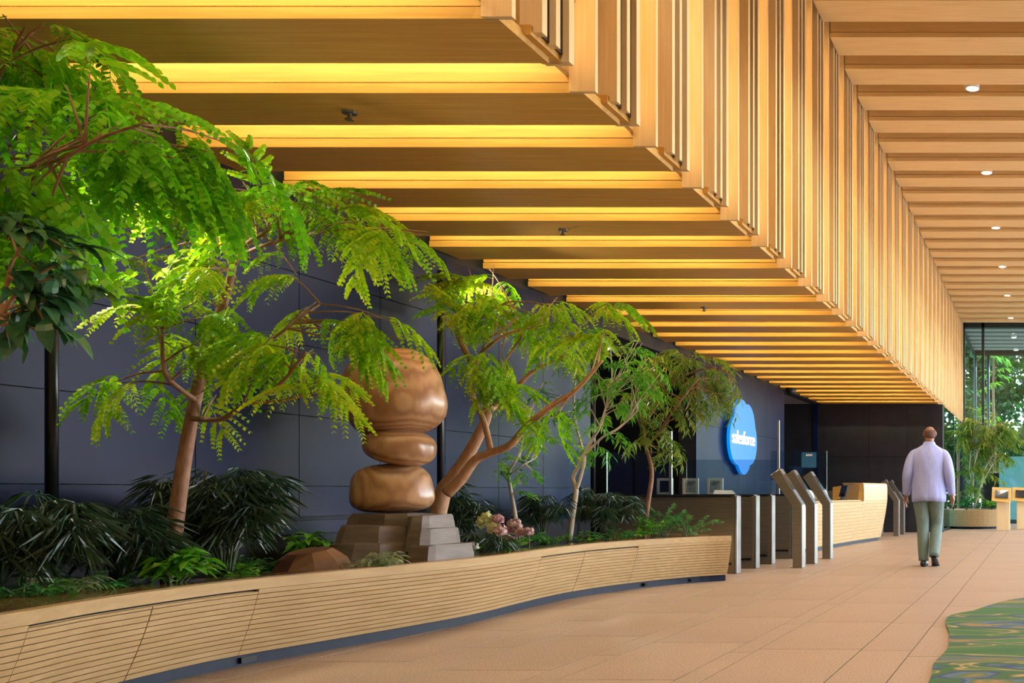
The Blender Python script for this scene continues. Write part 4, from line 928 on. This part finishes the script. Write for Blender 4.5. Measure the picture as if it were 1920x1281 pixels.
tree('weeping_tree', 'bushy olive green tree in the round planter near the glass front', tD,
     [('trunk', [(1822, 952, 0, 5), (1824, 920, 0, 4), (1826, 880, 0, 3), (1835, 840, 0, 3), (1850, 805, 0, 2)]),
      ('trunk', [(1826, 952, 0, 4), (1838, 915, 0, 3), (1846, 880, 0, 3), (1868, 845, 0, 2)]),
      ('branch', [(1824, 910, 0, 3), (1818, 880, 0, 2), (1822, 830, 0, 2)]),
      ('branch', [(1838, 915, 0, 3), (1850, 890, 0, 2), (1862, 870, 0, 2)])],
     [(1830, 800, 22, 20, 14, 0), (1855, 795, 22, 18, 14, 0), (1880, 800, 20, 18, 12, 0), (1820, 825, 18, 20, 11, 0), (1845, 825, 22, 20, 14, 0), (1870, 825, 22, 20, 14, 0), (1893, 822, 14, 16, 8, 0), (1830, 855, 22, 18, 11, 0), (1860, 855, 22, 18, 11, 0), (1885, 850, 16, 16, 8, 0), (1820, 885, 16, 16, 7, 0), (1848, 880, 18, 14, 7, 0), (1815, 920, 14, 16, 6, 0), (1838, 780, 18, 10, 8, 0)],
     M['bark_pale'], SPR['olive'], sc=1.7, seed=61, down=-.1, dens=1.8, xmin=-2.05, base=Vector((-1.68, 25.0, .41)))
shrub('leafy_plant', 'bright green ground plant in the round planter', 1858, 938, 956, 28, 24.7 / F, 50, GS, 31, 'plant', 1.5, 'leaf_spray', stems=10)
shrub('leafy_plant', 'dark green ground plant at the left of the round planter', 1812, 930, 956, 26, 24.8 / F, 40, DG, 32, 'plant', 1.6, 'leaf_spray', stems=9)
def kiosk(label, x, y, s=1.):
    t = thing('kiosk', label, 'kiosk', (x, y, 0), 0, 'oak information kiosks near the glass front')
    m = MB(); m.prism([(-.15 * s, -.10, 0), (.17 * s, -.10, 0), (.165 * s, -.10, .82), (-.15 * s, -.10, .76)], (0, .22, 0)); bevel(obj('pedestal', m, M['oak_z'], t), .008)
    m = MB(); m.prism([(-.32, -.17, .93), (.0, -.17, 1.0), (.22, -.17, .70), (.16, -.17, .68), (-.02, -.17, .90), (-.30, -.17, .88)], (0, .30, 0))
    m = MB(); m.prism([(-.33, -.13, 1.0), (.17, -.13, .66), (.20, -.13, .70), (-.29, -.13, 1.04)], (0, .0, 0)) if False else MB()
    m.v = []; m.f = []
    m.prism([(-.26, -.20, .70), (.20, -.20, .66), (.20, .10, .98), (-.26, .10, 1.0)], (0, .05, .03)); bevel(obj('slanted_top', m, M['oak_x'], t), .006)
    m = MB(); m.prism([(-.18, -.135, .785), (.13, -.135, .765), (.13, .05, .945), (-.18, .05, .955)], (0, -.012, .004)); obj('screen', m, M['dark_screen'], t)
kiosk('oak kiosk with a slanted dark screen in front of the round planter', -.88, 23.4)
kiosk('oak kiosk cut by the right edge of the view', -.42, 24.2)
t = thing('display_panel', 'black upright panel behind the round planter', 'panel', (-1.30, 26.6, 0)); obj('board', box(-.20, .20, -.02, .02, .1, 1.42), M['black_metal'], t); obj('foot', box(-.22, .22, -.15, .15, 0, .1), M['black_metal'], t)
t = thing('round_table', 'small white topped table near the glass front at the right edge', 'table', (-.35, 25.6, 0)); m = MB(); m.tube([(0, 0, .72), (0, 0, .75)], .36, 28, 1); obj('table_top', m, M['white'], t); m = MB(); m.tube([(0, 0, 0), (0, 0, .72)], .035, 12, 1); obj('leg', m, M['black_metal'], t); m = MB(); m.tube([(0, 0, 0), (0, 0, .02)], .22, 20, 1); obj('base', m, M['black_metal'], t)

# ------------------------------------------------------------------ rug
rp = [(-.50, 3.2), (-.53, 4.74), (-.56, 5.2), (-.535, 5.7), (-.58, 6.3), (-.66, 6.9), (-.65, 7.25), (-.50, 7.55), (-.36, 8.0), (-.15, 8.4), (.4, 8.8), (1.6, 9.0), (2.8, 8.4), (3.2, 6.5), (2.8, 4.2), (1.5, 3.0), (.2, 2.8)]
pts, _ = smooth([Vector((x, y, 0)) for x, y in rp + rp[:1]], [0] * (len(rp) + 1), 6)
m = MB(); m.prism([(p.x, p.y, .001) for p in pts[:-1]], (0, 0, .014)); r_ = obj('rug', m, M['rug']); tag(r_, 'green garden patterned rug with a wavy edge on the stone floor', 'rug')

# ------------------------------------------------------------------ garden beyond the glass
def garden_tree(label, x, y, h, r, seed, n=4500, trunk=True):
    rnd = random.Random(seed); t = thing('garden_tree', label, 'tree', (x, y, -.03), 0, 'trees in the garden beyond the glass')
    m = MB(); m.tube([(0, 0, 0), (.1, .05, h * .3), (-.05, 0, h * .6), (0, .05, h * .85)], [.13, .10, .07, .03], 8, 3)
    for q in range(5):
        a = rnd.uniform(0, 6.28); zz = h * rnd.uniform(.3, .7); m.tube([(0, 0, zz), (cos(a) * r * .4, sin(a) * r * .4, zz + .5), (cos(a) * r * .7, sin(a) * r * .7, zz + 1.1)], [.05, .035, .015], 6, 2)
    obj('trunk', m, M['bark'], t, sm=True); m = MB(); cl = []
    for q in range(26):
        a = rnd.uniform(0, 6.28); rr = r * sqrt(rnd.random()); cl.append((Vector((rr * cos(a), rr * sin(a), h * rnd.uniform(.12, 1.0))), r * rnd.uniform(.22, .42)))
    for q in range(n):
        c, cr = rnd.choice(cl); d = Vector((rnd.gauss(0, 1), rnd.gauss(0, 1), rnd.gauss(0, 1))).normalized() * cr * rnd.uniform(.5, 1)
        ld_ = Vector((rnd.uniform(-1, 1), rnd.uniform(-1, 1), rnd.uniform(-1, .3)))
        m.poly(leaf_pts(c + d, ld_, Vector((rnd.uniform(-1, 1), rnd.uniform(-1, 1), rnd.uniform(-1, 1))), .26, .14, .2, 2))
    stuff(obj('foliage', m, M['garden'], t))
for q, (x, y, h, r, lb) in enumerate(((-3.6, 37, 7.5, 2.2, 'bright leafy garden tree seen through the side glass'), (-1.9, 42, 9, 2.6, 'tall leafy garden tree behind the canopy posts'), (-.4, 39, 8, 2.2, 'leafy garden tree at the right edge behind the glass'), (1.6, 41, 9, 2.6, 'leafy garden tree outside the right edge of the view'), (-5.6, 44, 10, 3, 'far garden tree behind the side glass'), (-3.2, 50, 12, 3.2, 'farthest garden tree beyond the canopy'), (.6, 52, 12, 3.4, 'farthest garden tree at the right beyond the canopy'))):
    garden_tree(lb, x, y, h, r, q + 1)
t = thing('birch_tree', 'thin dark stemmed young tree just beyond the canopy', 'tree', (-1.62, 34.6, -.03)); m = MB(); m.tube([(0, 0, 0), (.03, 0, 2.5), (-.02, 0, 4.5), (.05, 0, 7)], [.07, .06, .045, .02], 8, 4); obj('trunk', m, M['bark'], t, sm=True)
for q in range(36): link('leaf_spray', SPR['eucalypt'][q % 3], t, (random.uniform(-.05, .05), random.uniform(-.05, .05), random.uniform(3, 7)), dirrot(Vector((random.gauss(0, 1), random.gauss(0, 1), .2))), 2.5)
def hedge():
    rnd = random.Random(9); m = MB()
    for q in range(4200):
        m.poly(leaf_pts(Vector((rnd.uniform(-9, 7), 46 + rnd.uniform(-.6, .6), rnd.uniform(-.1, 1) * 3.6)), Vector((rnd.uniform(-1, 1), rnd.uniform(-1, 1), rnd.uniform(-1, .3))), Vector((rnd.uniform(-1, 1), rnd.uniform(-1, 1), rnd.uniform(-1, 1))), .36, .22, .2, 2))
    o = stuff(obj('hedge', m, M['garden'])); tag(o, 'long dense green hedge at the back of the garden', 'hedge')
hedge()

# ------------------------------------------------------------------ walking man seen from behind
MX, MY = -1.37, 12.15
man = thing('person', 'bald man in a loose pale blue shirt and grey green trousers walking away', 'person', (MX, MY, 0))
def skinned(name, joints, edges, m, parent, sub=2, root=0):
    me = bpy.data.meshes.new(name); me.from_pydata([j[0] for j in joints], edges, [])
    o = link(name, me, parent); bpy.context.view_layer.objects.active = o
    sk = o.modifiers.new('skin', 'SKIN'); sk.use_smooth_shade = True
    if not me.skin_vertices: me.skin_vertices.new()
    for i, j in enumerate(joints):
        r = j[1]; me.skin_vertices[0].data[i].radius = r if hasattr(r, '__len__') else (r, r); me.skin_vertices[0].data[i].use_root = (i == root)
    ss = o.modifiers.new('sub', 'SUBSURF'); ss.levels = sub; ss.render_levels = sub
    me.materials.append(m); return o
# joints: left foot planted behind the body line, right foot trailing on its toes
J = dict(pelvis=(0, 0, .92), waist=(0, 0, 1.08), chest=(0, .03, 1.28), neck=(.0, .04, 1.48), head0=(.0, .06, 1.56), head1=(.005, .075, 1.66),
         hipL=(-.09, 0, .88), kneeL=(-.075, .03, .48), ankL=(-.06, -.02, .08), hipR=(.09, 0, .88), kneeR=(.085, .10, .49), ankR=(.075, -.10, .14),
         shL=(-.19, .03, 1.41), elL=(-.255, -.03, 1.13), wrL=(-.285, .06, .88), shR=(.19, .03, 1.41), elR=(.255, -.04, 1.14), wrR=(.28, .03, .88))
def chain(keys, rads): return [(J[k], r) for k, r in zip(keys, rads)]
body = [(J['pelvis'], (.12, .09)), (J['waist'], (.12, .085)), (J['chest'], (.14, .095)), (J['neck'], .055), (J['head0'], (.062, .072)), ((.004, .07, 1.615), (.07, .085)), ((.006, .07, 1.675), (.068, .082)), ((.006, .06, 1.725), (.045, .055)),
        (J['hipL'], .08), (J['kneeL'], .055), (J['ankL'], .038), (J['hipR'], .08), (J['kneeR'], .055), (J['ankR'], .038),
        (J['shL'], .055), (J['elL'], .042), (J['wrL'], .028), (J['shR'], .055), (J['elR'], .042), (J['wrR'], .028),
        ((-.30, .08, .82), (.038, .02)), ((.298, .045, .82), (.038, .02))]
be = [(0, 1), (1, 2), (2, 3), (3, 4), (4, 5), (5, 6), (6, 7), (0, 8), (8, 9), (9, 10), (0, 11), (11, 12), (12, 13), (2, 14), (14, 15), (15, 16), (2, 17), (17, 18), (18, 19), (16, 20), (19, 21)]
for side, hx, hy, idx in ((-1, -.30, .08, 20), (1, .298, .045, 21)):
    for f, (dy, ln) in enumerate(((-.026, .062), (-.009, .075), (.009, .07), (.026, .055))):
        n = len(body); body.append(((hx, hy + dy, .79), .0095)); body.append(((hx - side * .005, hy + dy + .006, .79 - ln * .5), .009)); body.append(((hx - side * .018, hy + dy + .012, .79 - ln), .0075)); be += [(idx, n), (n, n + 1), (n + 1, n + 2)]
    n = len(body); body.append(((hx - side * .02, hy + .035, .815), .011)); body.append(((hx - side * .028, hy + .052, .775), .009)); be += [(idx, n), (n, n + 1)]
skinned('body', body, be, M['skin'], man, 2)
# face details on the head (turned slightly to the right): nose, ears, brow
m = MB(); blob(m, (.078, .062, 1.635), .012, .022, .034, nseg=10, nr=8); obj('ear', m, M['skin'], man, sm=True)
m = MB(); blob(m, (-.066, .070, 1.635), .012, .022, .034, nseg=10, nr=8); obj('ear', m, M['skin'], man, sm=True)
m = MB(); m.loft([[(.012, .150, 1.655), (.000, .150, 1.655), (.006, .158, 1.655)], [(.02, .148, 1.615), (-.004, .148, 1.615), (.008, .182, 1.617)], [(.018, .148, 1.607), (-.002, .148, 1.607), (.008, .165, 1.605)]]); obj('nose', m, M['skin'], man)
for x in (-.022, .038):
    m = MB(); blob(m, (x, .148, 1.655), .013, .008, .009, nseg=10, nr=6); obj('eye', m, M['white'], man, sm=True)
m = MB(); blob(m, (.008, .150, 1.585), .024, .008, .008, nseg=10, nr=6); obj('mouth', m, mixed('lips', (.22, .07, .05), (.26, .09, .06)), man, sm=True)
m = MB()
for zz, kx, ky in ((1.585, .066, .078), (1.62, .0725, .0865), (1.66, .0735, .0875), (1.685, .069, .080)): pass
rings = []
for zz, kx, ky in ((1.575, .060, .070), (1.61, .073, .088), (1.655, .0745, .090), (1.683, .069, .080)):
    rings.append([Vector((.005 + kx * cos(a), .066 + ky * sin(a), zz)) for a in [pi * .98 + pi * 1.04 * q / 14 for q in range(15)]])
m.loft(rings, closed=False); hr = obj('hair', m, M['hair'], man, sm=True); so = hr.modifiers.new('solid', 'SOLIDIFY'); so.thickness = .004
# shirt: loose torso with sleeves, hem at hip height
def shirt():
    m = MB(); rings = []
    for z, rx, ry, cy in ((.80, .205, .150, .0), (.86, .207, .152, 0), (.95, .205, .150, 0), (1.05, .200, .145, .005), (1.15, .203, .143, .01), (1.25, .212, .142, .02), (1.34, .218, .132, .03), (1.40, .205, .112, .035), (1.44, .168, .092, .04), (1.475, .108, .074, .043), (1.50, .074, .066, .047), (1.52, .066, .064, .052)):
        rings.append([Vector((rx * cos(a) * (1 + .018 * sin(7 * a + z * 9)), cy + ry * sin(a) * (1 + .03 * sin(9 * a + z * 14)), z + .008 * sin(a * 3) * (z < .82))) for a in [2 * pi * q / 48 for q in range(48)]])
    m.loft(rings, cap=False); o = obj('shirt', m, M['shirt'], man, sm=True); s_ = o.modifiers.new('solid', 'SOLIDIFY'); s_.thickness = .006; s_.offset = -1
    for sh_, el, wr in (('shL', 'elL', 'wrL'), ('shR', 'elR', 'wrR')):
        a, b, c = Vector(J[sh_]), Vector(J[el]), Vector(J[wr]); sgn = -1 if a.x < 0 else 1
        m = MB(); m.tube([a - Vector((sgn * .10, 0, -.015)), a - Vector((sgn * .015, 0, .035)), a.lerp(b, .45), b, b.lerp(c, .5), c + Vector((0, 0, .01))], [.040, .068, .070, .066, .058, .046], 16, 4); obj('sleeve', m, M['shirt'], man, sm=True)
    m = MB(); m.loft([[Vector((k * .071 * cos(a), .05 + k * .070 * sin(a), z)) for a in [2 * pi * q / 24 for q in range(24)]] for z, k in ((1.49, 1.08), (1.53, 1.0), (1.535, .95), (1.50, .98))], cap=False); obj('collar', m, M['shirt'], man, sm=True)
shirt()
for hp, kn, an in (('hipL', 'kneeL', 'ankL'), ('hipR', 'kneeR', 'ankR')):
    a, b, c = Vector(J[hp]), Vector(J[kn]), Vector(J[an]); m = MB()
    m.tube([a + Vector((0, 0, .06)), a - Vector((0, 0, .08)), a.lerp(b, .6), b, b.lerp(c, .5), c + Vector((0, 0, -.01))], [.110, .108, .088, .075, .072, .062], 18, 4); obj('trouser_leg', m, M['trousers'], man, sm=True)
m = MB(); blob(m, (0, .0, .90), .185, .135, .12, 2.6, nseg=24, nr=12); obj('trouser_seat', m, M['trousers'], man, sm=True)
for (fx, fy, fz, pitch) in ((-.06, .0, 0, 0), (.078, -.05, .045, -28)):
    m = MB(); rings = []
    for yy, w, h in ((-.09, .030, .055), (-.07, .040, .075), (-.02, .042, .085), (.05, .045, .065), (.12, .050, .048), (.17, .044, .036), (.195, .022, .022)):
        rings.append([Vector((w * cos(a), yy, h / 2 + h / 2 * sin(a))) for a in [2 * pi * q / 14 for q in range(14)]])
    m.loft(rings); obj('shoe', m, M['shoe'], man, (fx, fy, fz), (radians(pitch), 0, 0), sm=True)
